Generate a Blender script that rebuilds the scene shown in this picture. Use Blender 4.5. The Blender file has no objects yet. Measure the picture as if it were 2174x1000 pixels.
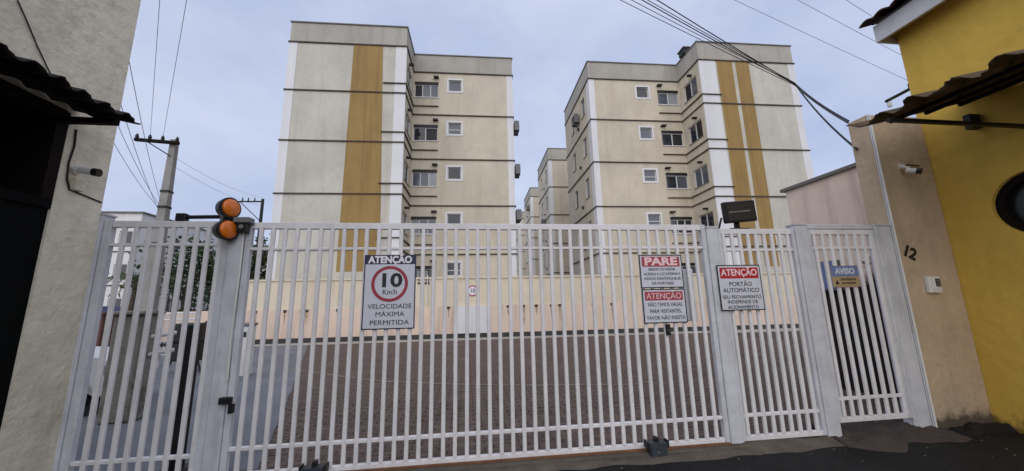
import bpy, bmesh, math, random
from mathutils import Vector, Matrix
random.seed(7)
S = bpy.context.scene
COL = S.collection
# ------------------------------------------------------------------ camera
F = 776.2; IW = 2174; IH = 1000; CH = 1.55
PITCH = math.radians(10.5); ROLL = math.radians(-1.237); YAW = math.radians(-7.2)
BR = math.radians(5.55 - 7.2)                    # heading of the apartment fronts
def cam_axes():
    r = Vector((1, 0, 0)); u = Vector((0, -math.sin(PITCH), math.cos(PITCH))); f = Vector((0, math.cos(PITCH), math.sin(PITCH)))
    c, s = math.cos(ROLL), math.sin(ROLL)
    r, u = r * c + u * s, r * -s + u * c
    M = Matrix.Rotation(YAW, 3, 'Z')
    return M @ r, M @ u, M @ f
CR, CU, CF = cam_axes(); CC = Vector((0, 0, CH))
cd = bpy.data.cameras.new('camera'); cam = bpy.data.objects.new('camera', cd); COL.objects.link(cam)
cd.sensor_width = 36; cd.lens = F / IW * 36; cd.clip_start = 0.05; cd.clip_end = 3000
m4 = Matrix.Identity(4)
for i in range(3):
    m4[i][0] = CR[i]; m4[i][1] = CU[i]; m4[i][2] = -CF[i]; m4[i][3] = CC[i]
cam.matrix_world = m4; S.camera = cam
S.render.resolution_x = 1024; S.render.resolution_y = 471
def ray(x, y): return CR * ((x - IW / 2) / F) - CU * ((y - IH / 2) / F) + CF
def at_z(x, y, z=0.0): d = ray(x, y); return CC + d * ((z - CH) / d.z)
def at_y(x, y, Y): d = ray(x, y); return CC + d * (Y / d.y)
def at_x(x, y, X): d = ray(x, y); return CC + d * (X / d.x)
# ------------------------------------------------------------------ world, sun, exposure
SUN_EL = math.radians(30); SUN_AZ = math.radians(197)     # sun behind the camera, veiled by cloud
wd = bpy.data.worlds.new('World'); S.world = wd; wd.use_nodes = True
nt = wd.node_tree; N = nt.nodes; L = nt.links; N.clear()
out = N.new('ShaderNodeOutputWorld'); bg = N.new('ShaderNodeBackground'); bg.inputs[1].default_value = 0.09
sky = N.new('ShaderNodeTexSky'); sky.sky_type = 'NISHITA'; sky.sun_disc = False
sky.sun_elevation = SUN_EL; sky.sun_rotation = SUN_AZ; sky.air_density = 1.0; sky.dust_density = 1.5
tc = N.new('ShaderNodeTexCoord'); mp = N.new('ShaderNodeMapping'); mp.inputs['Scale'].default_value = (1, 1, 2.2)
nz = N.new('ShaderNodeTexNoise'); nz.inputs['Scale'].default_value = 2.6; nz.inputs['Detail'].default_value = 7; nz.inputs['Roughness'].default_value = .55
cr = N.new('ShaderNodeValToRGB')
cr.color_ramp.elements[0].position = .3; cr.color_ramp.elements[0].color = (4.6, 5.35, 7.6, 1)
cr.color_ramp.elements[1].position = .72; cr.color_ramp.elements[1].color = (6.5, 7.15, 8.9, 1)
mx = N.new('ShaderNodeMix'); mx.data_type = 'RGBA'; mx.inputs[0].default_value = .86
L.new(tc.outputs['Generated'], mp.inputs[0]); L.new(mp.outputs[0], nz.inputs['Vector']); L.new(nz.outputs[0], cr.inputs[0])
L.new(sky.outputs[0], mx.inputs[6]); L.new(cr.outputs[0], mx.inputs[7]); L.new(mx.outputs[2], bg.inputs[0]); L.new(bg.outputs[0], out.inputs[0])
sd = bpy.data.lights.new('sun', 'SUN'); sd.energy = 1.5; sd.angle = math.radians(100); sd.color = (1, .965, .91)
so = bpy.data.objects.new('sun', sd); COL.objects.link(so)
sdir = Vector((math.sin(SUN_AZ) * math.cos(SUN_EL), math.cos(SUN_AZ) * math.cos(SUN_EL), math.sin(SUN_EL)))
so.rotation_euler = sdir.to_track_quat('Z', 'Y').to_euler(); so.location = (-4, -8, 12)
vs = S.view_settings; vs.view_transform = 'Standard'; vs.look = 'None'; vs.exposure = 0.27; vs.gamma = 1; vs.use_curve_mapping = False
S.render.engine = 'CYCLES'
# ------------------------------------------------------------------ materials
def lin(r, g, b):
    f = lambda c: (c / 255 / 12.92) if c / 255 <= .04045 else ((c / 255 + .055) / 1.055) ** 2.4
    return (f(r), f(g), f(b), 1)
MATS = {}
def mat(name, col, rough=.75, var=.15, scale=1.5, bump=.15, bscale=35, streak=0., streak_col=None, metal=0., spot=0., spot_col=(.03, .027, .022, 1),
        spec=.4, local=False, streak_scale=(5, 5, .35), spot_scale=2.2, spot_lo=.56, zmax=None, rand=0., bdist=.01):
    m = bpy.data.materials.new(name); m.use_nodes = True; MATS[name] = m
    t = m.node_tree; n = t.nodes; l = t.links; b = n['Principled BSDF']
    b.inputs['Roughness'].default_value = rough; b.inputs['Metallic'].default_value = metal; b.inputs['Specular IOR Level'].default_value = spec
    if local: src = n.new('ShaderNodeTexCoord').outputs['Object']
    else: src = n.new('ShaderNodeNewGeometry').outputs['Position']
    def noise(sc, det=5, vec=src, ro=.6):
        k = n.new('ShaderNodeTexNoise'); k.inputs['Scale'].default_value = sc; k.inputs['Detail'].default_value = det; k.inputs['Roughness'].default_value = ro
        l.new(vec, k.inputs['Vector']); return k.outputs[0]
    def ramp(fac, p0, p1, c0=(0, 0, 0, 1), c1=(1, 1, 1, 1)):
        k = n.new('ShaderNodeValToRGB'); e = k.color_ramp.elements
        e[0].position = p0; e[0].color = c0; e[1].position = p1; e[1].color = c1; l.new(fac, k.inputs[0]); return k.outputs[0]
    def mixc(fac, a, c):
        k = n.new('ShaderNodeMix'); k.data_type = 'RGBA'
        if isinstance(fac, float): k.inputs[0].default_value = fac
        else: l.new(fac, k.inputs[0])
        for sock, v in ((6, a), (7, c)):
            if isinstance(v, tuple): k.inputs[sock].default_value = v
            else: l.new(v, k.inputs[sock])
        return k.outputs[2]
    def mul(a, c):
        k = n.new('ShaderNodeMath'); k.operation = 'MULTIPLY'
        for i, v in ((0, a), (1, c)):
            if isinstance(v, float): k.inputs[i].default_value = v
            else: l.new(v, k.inputs[i])
        return k.outputs[0]
    lo = tuple(c * (1 - var) for c in col[:3]) + (1,); hi = tuple(min(1, c * (1 + var * .5)) for c in col[:3]) + (1,)
    c = ramp(noise(scale), .32, .68, lo, hi)
    fine = ramp(noise(scale * 9, 3), .35, .65, (1 - var * .5,) * 3 + (1,), (1,) * 3 + (1,))
    k = n.new('ShaderNodeMix'); k.data_type = 'RGBA'; k.blend_type = 'MULTIPLY'; k.inputs[0].default_value = 1; l.new(c, k.inputs[6]); l.new(fine, k.inputs[7]); c = k.outputs[2]
    if rand:
        oi = n.new('ShaderNodeObjectInfo'); rr = ramp(oi.outputs['Random'], 0, 1, (1 - rand,) * 3 + (1,), (1 + rand * .4,) * 3 + (1,))
        k = n.new('ShaderNodeMix'); k.data_type = 'RGBA'; k.blend_type = 'MULTIPLY'; k.inputs[0].default_value = 1; l.new(c, k.inputs[6]); l.new(rr, k.inputs[7]); c = k.outputs[2]
    if streak:
        mpn = n.new('ShaderNodeMapping'); mpn.inputs['Scale'].default_value = streak_scale; l.new(src, mpn.inputs[0])
        sf = mul(ramp(noise(1.0, 6, mpn.outputs[0]), .48, .78), float(streak))
        c = mixc(sf, c, streak_col or tuple(v * .35 for v in col[:3]) + (1,))
    if spot:
        sf = ramp(noise(spot_scale, 9, src, .68), spot_lo, spot_lo + .14)
        if zmax is not None:                                     # dirt or mould that grows up from the ground
            sx = n.new('ShaderNodeSeparateXYZ'); l.new(src, sx.inputs[0])
            mr = n.new('ShaderNodeMapRange'); mr.inputs[1].default_value = zmax[0]; mr.inputs[2].default_value = zmax[1]; mr.inputs[3].default_value = 1; mr.inputs[4].default_value = 0
            l.new(sx.outputs[2], mr.inputs[0])
            ad = n.new('ShaderNodeMath'); ad.operation = 'ADD'; l.new(noise(spot_scale, 9, src, .68), ad.inputs[0]); l.new(mr.outputs[0], ad.inputs[1])
            sf = ramp(ad.outputs[0], .78, 1.15)
        c = mixc(mul(sf, float(spot)), c, spot_col)
    l.new(c, b.inputs['Base Color'])
    if bump:
        bn = n.new('ShaderNodeBump'); bn.inputs['Strength'].default_value = bump; bn.inputs['Distance'].default_value = bdist
        l.new(noise(bscale, 4), bn.inputs['Height']); l.new(bn.outputs[0], b.inputs['Normal'])
    return m
mat('cream', lin(211, 199, 178), .85, .13, .45, .1, 20, streak=.36, streak_col=lin(150, 132, 108), streak_scale=(1.6, 1.6, .12))
mat('off_white', lin(203, 198, 184), .85, .14, .45, .1, 20, streak=.34, streak_col=lin(142, 132, 118), streak_scale=(1.6, 1.6, .12))
mat('parapet', lin(178, 172, 161), .85, .1, .6, .1, 20, streak=.4, streak_col=lin(120, 112, 100), streak_scale=(2.5, 2.5, .25))
mat('white_trim', lin(226, 224, 224), .8, .05, .6, .08, 20, streak=.2, streak_col=lin(160, 155, 150), streak_scale=(2, 2, .15))
mat('mustard', lin(160, 130, 78), .8, .12, .9, .15, 25, streak=.5, streak_col=lin(112, 80, 40), streak_scale=(4.5, 4.5, .2))
mat('ledge', lin(86, 74, 64), .85, .3, 1.2, .2, 20, spot=.6, spot_col=lin(60, 50, 42))
mat('coping', lin(120, 118, 112), .8, .2, 1.5, .15, 20)
mat('pink_wall', lin(232, 207, 186), .85, .08, .4, .12, 20, streak=.45, streak_col=lin(120, 95, 75), streak_scale=(2.2, 2.2, .22))
mat('cream_wall', lin(226, 212, 186), .85, .08, .5, .1, 20, streak=.3, streak_col=lin(160, 135, 100), streak_scale=(2.5, 2.5, .2))
mat('drip', lin(176, 144, 116), .85, .2, 2, .1, 20, spot=.8, spot_col=lin(214, 184, 158), spot_scale=5, spot_lo=.45)
mat('dark_grey', lin(70, 68, 66), .8, .3, 3, .2, 20)
mat('kerb_white', lin(196, 188, 176), .8, .2, 2, .2, 20)
mat('beige_plaster', lin(238, 229, 206), .9, .2, .9, .7, 9, streak=.3, streak_col=lin(120, 104, 84), streak_scale=(3, 3, .4), spot=.3, spot_col=lin(120, 105, 86), spot_scale=3.5, bdist=.028)
mat('pillar_plaster', lin(196, 174, 146), .9, .16, 1.6, .55, 11, streak=.25, streak_col=lin(100, 86, 70), streak_scale=(4, 4, .4), spot=.85, spot_col=lin(48, 42, 36), spot_scale=5, zmax=(-.1, .35), bdist=.028)
mat('yellow_plaster', lin(218, 180, 80), .85, .1, 1.1, .5, 8, streak=.25, streak_col=lin(170, 130, 40), streak_scale=(3, 3, .5), spot=.8, spot_col=lin(90, 70, 24), spot_scale=5, zmax=(-.15, .3), bdist=.028)
mat('rose_plaster', lin(240, 218, 200), .9, .1, .8, .25, 14, streak=.35, streak_col=lin(130, 100, 88), streak_scale=(4, 4, .4), spot=1., spot_col=lin(30, 26, 24), spot_scale=2.4, zmax=(1.1, 2.4))
mat('gate_paint', lin(230, 227, 227), .45, .1, 4, .06, 60, streak=.25, streak_col=lin(140, 132, 124), streak_scale=(9, 9, 1.2), spot=.25, spot_col=lin(150, 132, 115), spot_scale=14, spot_lo=.6)
mat('gate_grey', lin(208, 209, 214), .5, .14, 5, .08, 60, streak=.35, streak_col=lin(120, 116, 112), streak_scale=(9, 9, 1.2), spot=.3, spot_col=lin(110, 92, 76), spot_scale=11, spot_lo=.6)
mat('rust', lin(126, 84, 56), .85, .3, 9, .2, 40)
mat('black_metal', lin(26, 26, 28), .5, .3, 6, .1, 40)
mat('black_plastic', lin(20, 20, 22), .4, .2, 6, .05, 40)
mat('iron_box', lin(58, 64, 72), .5, .25, 12, .15, 40, spot=.5, spot_col=lin(34, 32, 30), spot_scale=18)
mat('orange_lens', lin(222, 116, 30), .25, .1, 20, .1, 90, spec=.6)
mat('sign_face', lin(206, 207, 216), .45, .05, 6, .02, 30, spot=.2, spot_col=lin(150, 150, 155), spot_scale=8)
mat('sign_black', lin(26, 27, 34), .5, .1, 8, 0)
mat('sign_navy', lin(32, 36, 66), .45, .12, 8, 0)
mat('sign_red', lin(178, 38, 48), .45, .12, 8, 0)
mat('sign_red_faded', lin(172, 70, 82), .5, .15, 8, 0)
mat('sign_maroon', lin(158, 48, 62), .5, .12, 8, 0)
mat('sign_white', lin(236, 232, 236), .5, .05, 8, 0)
mat('sign_pink', lin(240, 205, 208), .5, .06, 8, 0)
mat('sign_blue', lin(112, 128, 170), .5, .12, 8, 0)
mat('sign_tan', lin(176, 150, 116), .55, .12, 8, 0)
mat('asphalt', lin(26, 25, 26), .75, .55, 1.6, .9, 45, spot=.8, spot_col=lin(26, 24, 25), spot_scale=2.1, spot_lo=.5, spec=.25)
mat('concrete_ground', lin(120, 122, 128), .75, .25, .8, .35, 25, spot=.6, spot_col=lin(92, 92, 96), spot_scale=1.1)
mat('far_ground', lin(120, 116, 108), .9, .2, .2, .2, 5)
mat('paver', lin(112, 95, 85), .8, .22, 1.4, .3, 40, rand=.22, spot=.4, spot_col=lin(78, 66, 60), spot_scale=1.0)
mat('joint_sand', lin(84, 74, 66), .95, .25, 4, .2, 40)
mat('dirt', lin(28, 25, 23), .95, .5, 5, .8, 40)
mat('kerb', lin(96, 88, 78), .9, .3, 3, .5, 25, spot=.7, spot_col=lin(70, 58, 48), spot_scale=4)
mat('mortar_bed', lin(72, 62, 57), .9, .3, 3, .5, 25, spot=.8, spot_col=lin(46, 40, 36), spot_scale=3)
mat('fibre_sheet', lin(92, 76, 56), .85, .3, 2.5, .35, 30, spot=.85, spot_col=lin(52, 42, 36), spot_scale=4)
mat('dark_sheet', lin(38, 31, 31), .85, .3, 2.5, .35, 30)
mat('dark_wood', lin(28, 20, 16), .8, .4, 4, .3, 30, streak=.4, spec=.15)
mat('brown_wood', lin(70, 46, 32), .75, .3, 4, .3, 30, streak=.4)
mat('shade_painted_door', lin(9, 12, 12), .8, .3, 3, .1, 30, spec=.1)  # dark green door, its colour taken near black to paint in the opening's shade
mat('shade_painted_room', lin(30, 26, 24), .9, .3, 3, .1, 30)  # near-black room walls: shade of the interior put into the colour
mat('roof_tile', lin(70, 42, 36), .85, .35, 5, .3, 30)
mat('fascia', lin(206, 206, 208), .6, .1, 3, .1, 30)
mat('soffit', lin(196, 160, 90), .8, .1, 3, .1, 30)
mat('aluminium', lin(214, 212, 208), .45, .08, 5, .03, 40)
mat('white_plastic', lin(222, 220, 214), .45, .08, 6, .03, 40, spot=.2, spot_col=lin(160, 150, 136), spot_scale=20)
mat('ac_grille', lin(120, 120, 120), .6, .2, 6, .05, 40)
mat('pole_concrete', lin(150, 146, 140), .9, .18, 2, .3, 20, streak=.3)
mat('cable', lin(24, 24, 28), .6, .2, 3, 0)
mat('thin_wire', lin(120, 126, 144), .6, .1, 3, 0)
mat('far_white', lin(226, 224, 222), .85, .06, .3, .05, 10, streak=.2, streak_col=lin(160, 158, 155), streak_scale=(.8, .8, .1))
mat('far_yellow', lin(222, 214, 160), .85, .06, .3, .05, 10)
mat('far_pink', lin(212, 180, 168), .85, .06, .3, .05, 10)
mat('low_concrete', lin(156, 150, 140), .92, .4, 2.6, .7, 14, streak=.7, streak_col=lin(84, 76, 66), streak_scale=(4, 4, .6), spot=.8, spot_col=lin(76, 68, 56), spot_scale=2.6, spot_lo=.5)
mat('dull_red', lin(104, 70, 62), .85, .25, 2, .3, 20, spot=.6, spot_col=lin(50, 40, 36))
mat('blue_sheet', lin(112, 120, 160), .6, .15, 2, .05, 20)
mat('car_paint', lin(226, 226, 226), .25, .03, 3, 0, 20, spec=.6)
mat('tyre', lin(28, 28, 30), .85, .2, 8, .2, 60)
mat('hub', lin(170, 172, 176), .35, .1, 6, 0, 20, metal=.7)
mat('foliage', (.055, .085, .028, 1), .6, .4, 2.5, 0, 20, rand=.1)
mat('foliage_pale', (.12, .16, .07, 1), .6, .4, 2.5, 0, 20)
mat('bark', lin(90, 76, 62), .9, .3, 4, .4, 20)
mat('room_light', lin(150, 146, 138), .8, .2, 3, 0)
def glass(name, col, rough=.08):
    m = bpy.data.materials.new(name); m.use_nodes = True; MATS[name] = m
    t = m.node_tree; b = t.nodes['Principled BSDF']; b.inputs['Roughness'].default_value = rough; b.inputs['Specular IOR Level'].default_value = .6
    k = t.nodes.new('ShaderNodeTexNoise'); k.inputs['Scale'].default_value = 1.2
    g = t.nodes.new('ShaderNodeNewGeometry'); t.links.new(g.outputs['Position'], k.inputs['Vector'])
    r = t.nodes.new('ShaderNodeValToRGB'); r.color_ramp.elements[0].color = tuple(c * .6 for c in col[:3]) + (1,); r.color_ramp.elements[1].color = tuple(c * 1.3 for c in col[:3]) + (1,)
    t.links.new(k.outputs[0], r.inputs[0]); t.links.new(r.outputs[0], b.inputs['Base Color'])
glass('pane_dark', lin(40, 44, 52)); glass('pane_grey', lin(84, 90, 100), .15); glass('pane_black', lin(22, 26, 24), .35); glass('pane_open_shade', lin(18, 16, 16), .6); glass('pane_pale', lin(150, 152, 156), .3)  # open pane: near-black sheet painting in the shade of an open window
# ------------------------------------------------------------------ helpers
ORG = {}
def props(o, label=None, cat=None, group=None, kind=None):
    if label: o['label'] = label
    if cat: o['category'] = cat
    if group: o['group'] = group
    if kind: o['kind'] = kind
    return o
def thing(name, label, cat, loc, group=None):
    o = bpy.data.objects.new(name, None); COL.objects.link(o); o.location = loc; o.empty_display_size = .1
    ORG[o] = Vector(loc); return props(o, label, cat, group)
def mk(name, bm, m, parent=None, origin=None, smooth=False, label=None, cat=None, group=None, kind=None):
    """links a bmesh given in world coordinates as one mesh object"""
    org = ORG[parent] if parent is not None else Vector(origin) if origin is not None else Vector((0, 0, 0))
    bmesh.ops.translate(bm, verts=bm.verts, vec=-org)
    bmesh.ops.recalc_face_normals(bm, faces=bm.faces)
    me = bpy.data.meshes.new(name); bm.to_mesh(me); bm.free()
    me.materials.append(MATS[m])
    if smooth:
        for p in me.polygons: p.use_smooth = True
    o = bpy.data.objects.new(name, me); COL.objects.link(o)
    if parent is not None: o.parent = parent
    else: o.location = org
    ORG[o] = org
    return props(o, label, cat, group, kind)
def B_(): return bmesh.new()
def box(bm, x0, x1, y0, y1, z0, z1, f=None, bev=0.):
    P = [(x0, y0, z0), (x1, y0, z0), (x1, y1, z0), (x0, y1, z0), (x0, y0, z1), (x1, y0, z1), (x1, y1, z1), (x0, y1, z1)]
    v = [bm.verts.new(f(*p) if f else p) for p in P]
    fs = [bm.faces.new([v[i] for i in q]) for q in ((0, 3, 2, 1), (4, 5, 6, 7), (0, 1, 5, 4), (1, 2, 6, 5), (2, 3, 7, 6), (3, 0, 4, 7))]
    if bev:
        es = list({e for q in fs for e in q.edges}); bmesh.ops.bevel(bm, geom=es, offset=bev, segments=1, affect='EDGES')
    return bm
def tube(bm, pts, r, seg=8, cap=True):
    pts = [Vector(p) for p in pts]; rings = []
    if not isinstance(r, (list, tuple)): r = [r] * len(pts)
    prev = None
    for i, p in enumerate(pts):
        d = (pts[min(i + 1, len(pts) - 1)] - pts[max(i - 1, 0)]).normalized()
        a = prev - d * prev.dot(d) if prev is not None else d.orthogonal()
        a.normalize(); prev = a; b = d.cross(a)
        rings.append([bm.verts.new(p + (a * math.cos(t) + b * math.sin(t)) * r[i]) for t in [2 * math.pi * k / seg for k in range(seg)]])
    for q, w in zip(rings, rings[1:]):
        for k in range(seg): bm.faces.new((q[k], q[(k + 1) % seg], w[(k + 1) % seg], w[k]))
    if cap: bm.faces.new(rings[0][::-1]); bm.faces.new(rings[-1])
    return bm
def sag(a, b, drop, n=14):
    a = Vector(a); b = Vector(b)
    return [a.lerp(b, i / n) + Vector((0, 0, -drop * 4 * (i / n) * (1 - i / n))) for i in range(n + 1)]
def disc(bm, c, nrm, r, h, seg=24, r2=None):
    """a short cylinder or cone frustum from c along nrm"""
    nrm = Vector(nrm).normalized(); c = Vector(c)
    return tube(bm, [c, c + nrm * h], [r, r2 if r2 is not None else r], seg)
def place(o, loc, label=None, parent=None):
    c = o.copy(); COL.objects.link(c); c.location = loc
    if parent is not None: c.parent = parent
    if label: c['label'] = label
    return c
def copy_tree(o, off=None, parent=None):
    c = o.copy(); COL.objects.link(c); c.parent = parent
    if off is not None: c.location = o.location + Vector(off)
    for ch in [q for q in bpy.data.objects if q.parent == o]: copy_tree(ch, None, c)
    return c
def text(name, body, size, loc, m, parent, bold=0., sx=1., rz=0., rx=math.pi / 2, width=None):
    """flat lettering as a thin mesh, centred at loc, facing -Y"""
    cu = bpy.data.curves.new('t', 'FONT'); cu.body = body; cu.size = size; cu.align_x = 'CENTER'; cu.align_y = 'CENTER'; cu.offset = bold * (1 if size > .09 else 0); cu.extrude = .0007; cu.resolution_u = 3
    ob = bpy.data.objects.new('t', cu); COL.objects.link(ob)
    dg = bpy.context.evaluated_depsgraph_get(); me = bpy.data.meshes.new_from_object(ob.evaluated_get(dg))
    bpy.data.objects.remove(ob); bpy.data.curves.remove(cu)
    xs = [v.co.x for v in me.vertices]; w = max(xs) - min(xs)
    k = width / w if width else sx
    R = Matrix.Rotation(rz, 4, 'Y') @ Matrix.Rotation(rx, 4, 'X') @ Matrix.Diagonal((k, 1, 1, 1))
    me.transform(Matrix.Translation(Vector(loc) - ORG[parent]) @ R)
    me.name = name; me.materials.clear(); me.materials.append(MATS[m])
    o = bpy.data.objects.new(name, me); COL.objects.link(o); o.parent = parent; ORG[o] = ORG[parent]
    return o
# frame of the apartment buildings: u along the fronts, v into the depth
O0 = Vector((-2.675, 18.091, 0)); EU = Vector((math.cos(BR), math.sin(BR), 0)); EV = Vector((-math.sin(BR), math.cos(BR), 0))
def uv(u, v, z): return O0 + EU * u + EV * v + Vector((0, 0, z))
def uvbox(bm, u0, u1, v0, v1, z0, z1, bev=0.): return box(bm, u0, u1, v0, v1, z0, z1, uv, bev)
def panel(bm, fn, s0, s1, z0, z1, holes, depth):
    """wall face with window openings; fn(s, d, z) maps along-wall, inward depth, height"""
    ss = sorted({s0, s1, *[h[0] for h in holes], *[h[1] for h in holes]}); zs = sorted({z0, z1, *[h[2] for h in holes], *[h[3] for h in holes]})
    V = {}
    def vert(s, d, z):
        k = (round(s, 4), round(d, 4), round(z, 4))
        if k not in V: V[k] = bm.verts.new(fn(s, d, z))
        return V[k]
    for a, b in zip(ss, ss[1:]):
        for c, d in zip(zs, zs[1:]):
            if any(h[0] - 1e-4 <= a and b <= h[1] + 1e-4 and h[2] - 1e-4 <= c and d <= h[3] + 1e-4 for h in holes): continue
            bm.faces.new((vert(a, 0, c), vert(b, 0, c), vert(b, 0, d), vert(a, 0, d)))
    for h in holes:
        for (a, c), (b, d) in (((h[0], h[2]), (h[1], h[2])), ((h[1], h[2]), (h[1], h[3])), ((h[1], h[3]), (h[0], h[3])), ((h[0], h[3]), (h[0], h[2]))):
            bm.faces.new([bm.verts.new(fn(*q)) for q in ((a, 0, c), (b, 0, d), (b, depth, d), (a, depth, c))])
def fbox(bm, fn, s0, s1, d0, d1, z0, z1):
    return box(bm, s0, s1, d0, d1, z0, z1, fn)
def window(parent, fn, s0, s1, z0, z1, kind, rnd):
    """thing > window (frame) > panes, sill, lintel, surround"""
    b = B_(); t = .045; d0, d1 = .07, .12
    fbox(b, fn, s0, s0 + t, d0, d1, z0, z1); fbox(b, fn, s1 - t, s1, d0, d1, z0, z1)
    zt = z1 - (.16 if kind == 'big' else 0)
    fbox(b, fn, s0 + t, s1 - t, d0, d1, z0, z0 + t); fbox(b, fn, s0 + t, s1 - t, d0, d1, zt - t, zt)
    n = 2 if kind in ('big', 'side') else 1
    if kind == 'big' and rnd.random() < .6: n = 3
    step = (s1 - s0) / n
    for k in range(1, n): fbox(b, fn, s0 + step * k - t * .6, s0 + step * k + t * .6, d0 - .01, d1 - .01, z0 + t, zt - t)
    if kind == 'small' and rnd.random() < .4: fbox(b, fn, s0 + t, s1 - t, d0, d1, z0 + (z1 - z0) * .38, z0 + (z1 - z0) * .38 + t)
    fr = mk('window', b, 'aluminium', parent)
    for k in range(n):
        b = B_(); fbox(b, fn, s0 + step * k + t * .5, s0 + step * (k + 1) - t * .5, d1 - .02, d1 + .01, z0 + t * .5, zt - t * .5)
        mk('pane', b, rnd.choice(['pane_dark', 'pane_grey', 'pane_grey', 'pane_dark', 'pane_open_shade', 'pane_pale'] if kind != 'small' else ['pane_grey', 'pane_grey', 'pane_dark']), fr)
    if kind == 'big':
        b = B_(); fbox(b, fn, s0, s1, .02, .12, zt + .001, z1); mk('lintel', b, 'black_metal', fr)
        b = B_(); fbox(b, fn, s0 - .04, s1 + .04, -.05, .1, z0 - .045, z0 - .001); mk('sill', b, 'white_trim', fr)
    elif kind == 'small':
        b = B_(); q = .11
        fbox(b, fn, s0 - q, s1 + q, -.025, .03, z1, z1 + q); fbox(b, fn, s0 - q, s1 + q, -.025, .03, z0 - q, z0)
        fbox(b, fn, s0 - q, s0, -.025, .03, z0, z1); fbox(b, fn, s1, s1 + q, -.025, .03, z0, z1)
        mk('surround', b, 'white_trim', fr)
    else:
        b = B_(); fbox(b, fn, s0 - .03, s1 + .03, -.04, .1, z0 - .04, z0 - .001); mk('sill', b, 'coping', fr)
    return fr
# ------------------------------------------------------------------ ground
b = B_(); box(b, -400, 400, -200, 800, -.35, -.3); mk('ground', b, 'far_ground', kind='structure')
b = B_(); box(b, -60, 60, -40, 4.04, -.25, 0); mk('street', b, 'asphalt', kind='structure')
b = B_(); box(b, -40, 40, 4.05, 90, -.29, -.045); mk('courtyard_bed', b, 'joint_sand', kind='structure')
# grey concrete drive on the left with a ragged rim against the pavers
b = B_(); rim = []
for i in range(60):
    y = 4.15 + i * .22; rim.append((-2.0 - (y - 4.15) * .33 - .02 * (y - 4.15) ** 1.2 + random.uniform(-.018, .018), y))
vs_ = [b.verts.new((-39, 4.15, .004))] + [b.verts.new((x, y, .004)) for x, y in rim] + [b.verts.new((-39, rim[-1][1], .004))]
fc = b.faces.new(vs_); r_ = bmesh.ops.extrude_face_region(b, geom=[fc]); bmesh.ops.translate(b, verts=[v for v in r_['geom'] if isinstance(v, bmesh.types.BMVert)], vec=(0, 0, -.06))
mk('driveway', b, 'concrete_ground', kind='structure')
def rim_x(y): return rim[max(0, min(59, int((y - 4.15) / .22)))][0]
# interlocking pavers: the 300 nearest singly, the rest in one mesh
court = B_(); box(court, -39, 39, 17.4, 30, -.2, -.03); court_o = mk('paved_court', court, 'joint_sand', kind='structure')
pb = B_(); box(pb, -.097, .097, -.047, .047, -.05, 0, bev=.008)
pme = bpy.data.meshes.new('paver'); pb.to_mesh(pme); pb.free(); pme.materials.append(MATS['paver'])
cnt = 0; vv = []; ff = []
y = 4.22; row = 0
while y < 17.3:
    x = -7.4 + (.1 if row % 2 else 0)
    while x < 11.5:
        if x > rim_x(y) - .12 and x < 6.4 + (y - 6.5) * .9 * (y > 6.5):
            z = random.uniform(-.004, .004)
            if cnt < 300 and -1.9 < x < 2.8:
                o = bpy.data.objects.new('paver', pme); COL.objects.link(o); o.location = (x, y, z); o.rotation_euler = (random.uniform(-.012, .012), random.uniform(-.012, .012), random.uniform(-.02, .02)); o.parent = court_o; cnt += 1
            else:
                k = len(vv); a = .0965; c = .0465; e = .008
                vv += [(x - a, y - c, z - .02), (x + a, y - c, z - .02), (x + a, y + c, z - .02), (x - a, y + c, z - .02), (x - a + e, y - c + e, z), (x + a - e, y - c + e, z), (x + a - e, y + c - e, z), (x - a + e, y + c - e, z)]
                ff += [(k + 4, k + 5, k + 6, k + 7), (k, k + 1, k + 5, k + 4), (k + 1, k + 2, k + 6, k + 5), (k + 2, k + 3, k + 7, k + 6), (k + 3, k, k + 4, k + 7)]
        x += .2
    y += .1; row += 1
me = bpy.data.meshes.new('paver_field'); me.from_pydata(vv, [], ff); me.materials.append(MATS['paver'])
o = bpy.data.objects.new('paver_field', me); COL.objects.link(o); o.parent = court_o; o['kind'] = 'stuff'
# worn pale paint line across the pavers
b = B_(); ln = [(-6.2, 12.1), (-4.6, 10.6), (-3.2, 9.4), (-1.8, 8.35), (-.3, 7.7), (1.4, 7.2), (3.2, 6.9)]
for (xa, ya), (xb, yb) in zip(ln, ln[1:]): b.faces.new([b.verts.new(q) for q in ((xa, ya, .0065), (xb, yb, .0065), (xb, yb + .07, .0065), (xa, ya + .09, .0065))])
mat('worn_line', lin(150, 136, 122), .85, .25, 5, .2, 40, spot=.9, spot_col=lin(112, 95, 85), spot_scale=6, spot_lo=.45)
mk('worn_line', b, 'worn_line', kind='structure')
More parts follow.
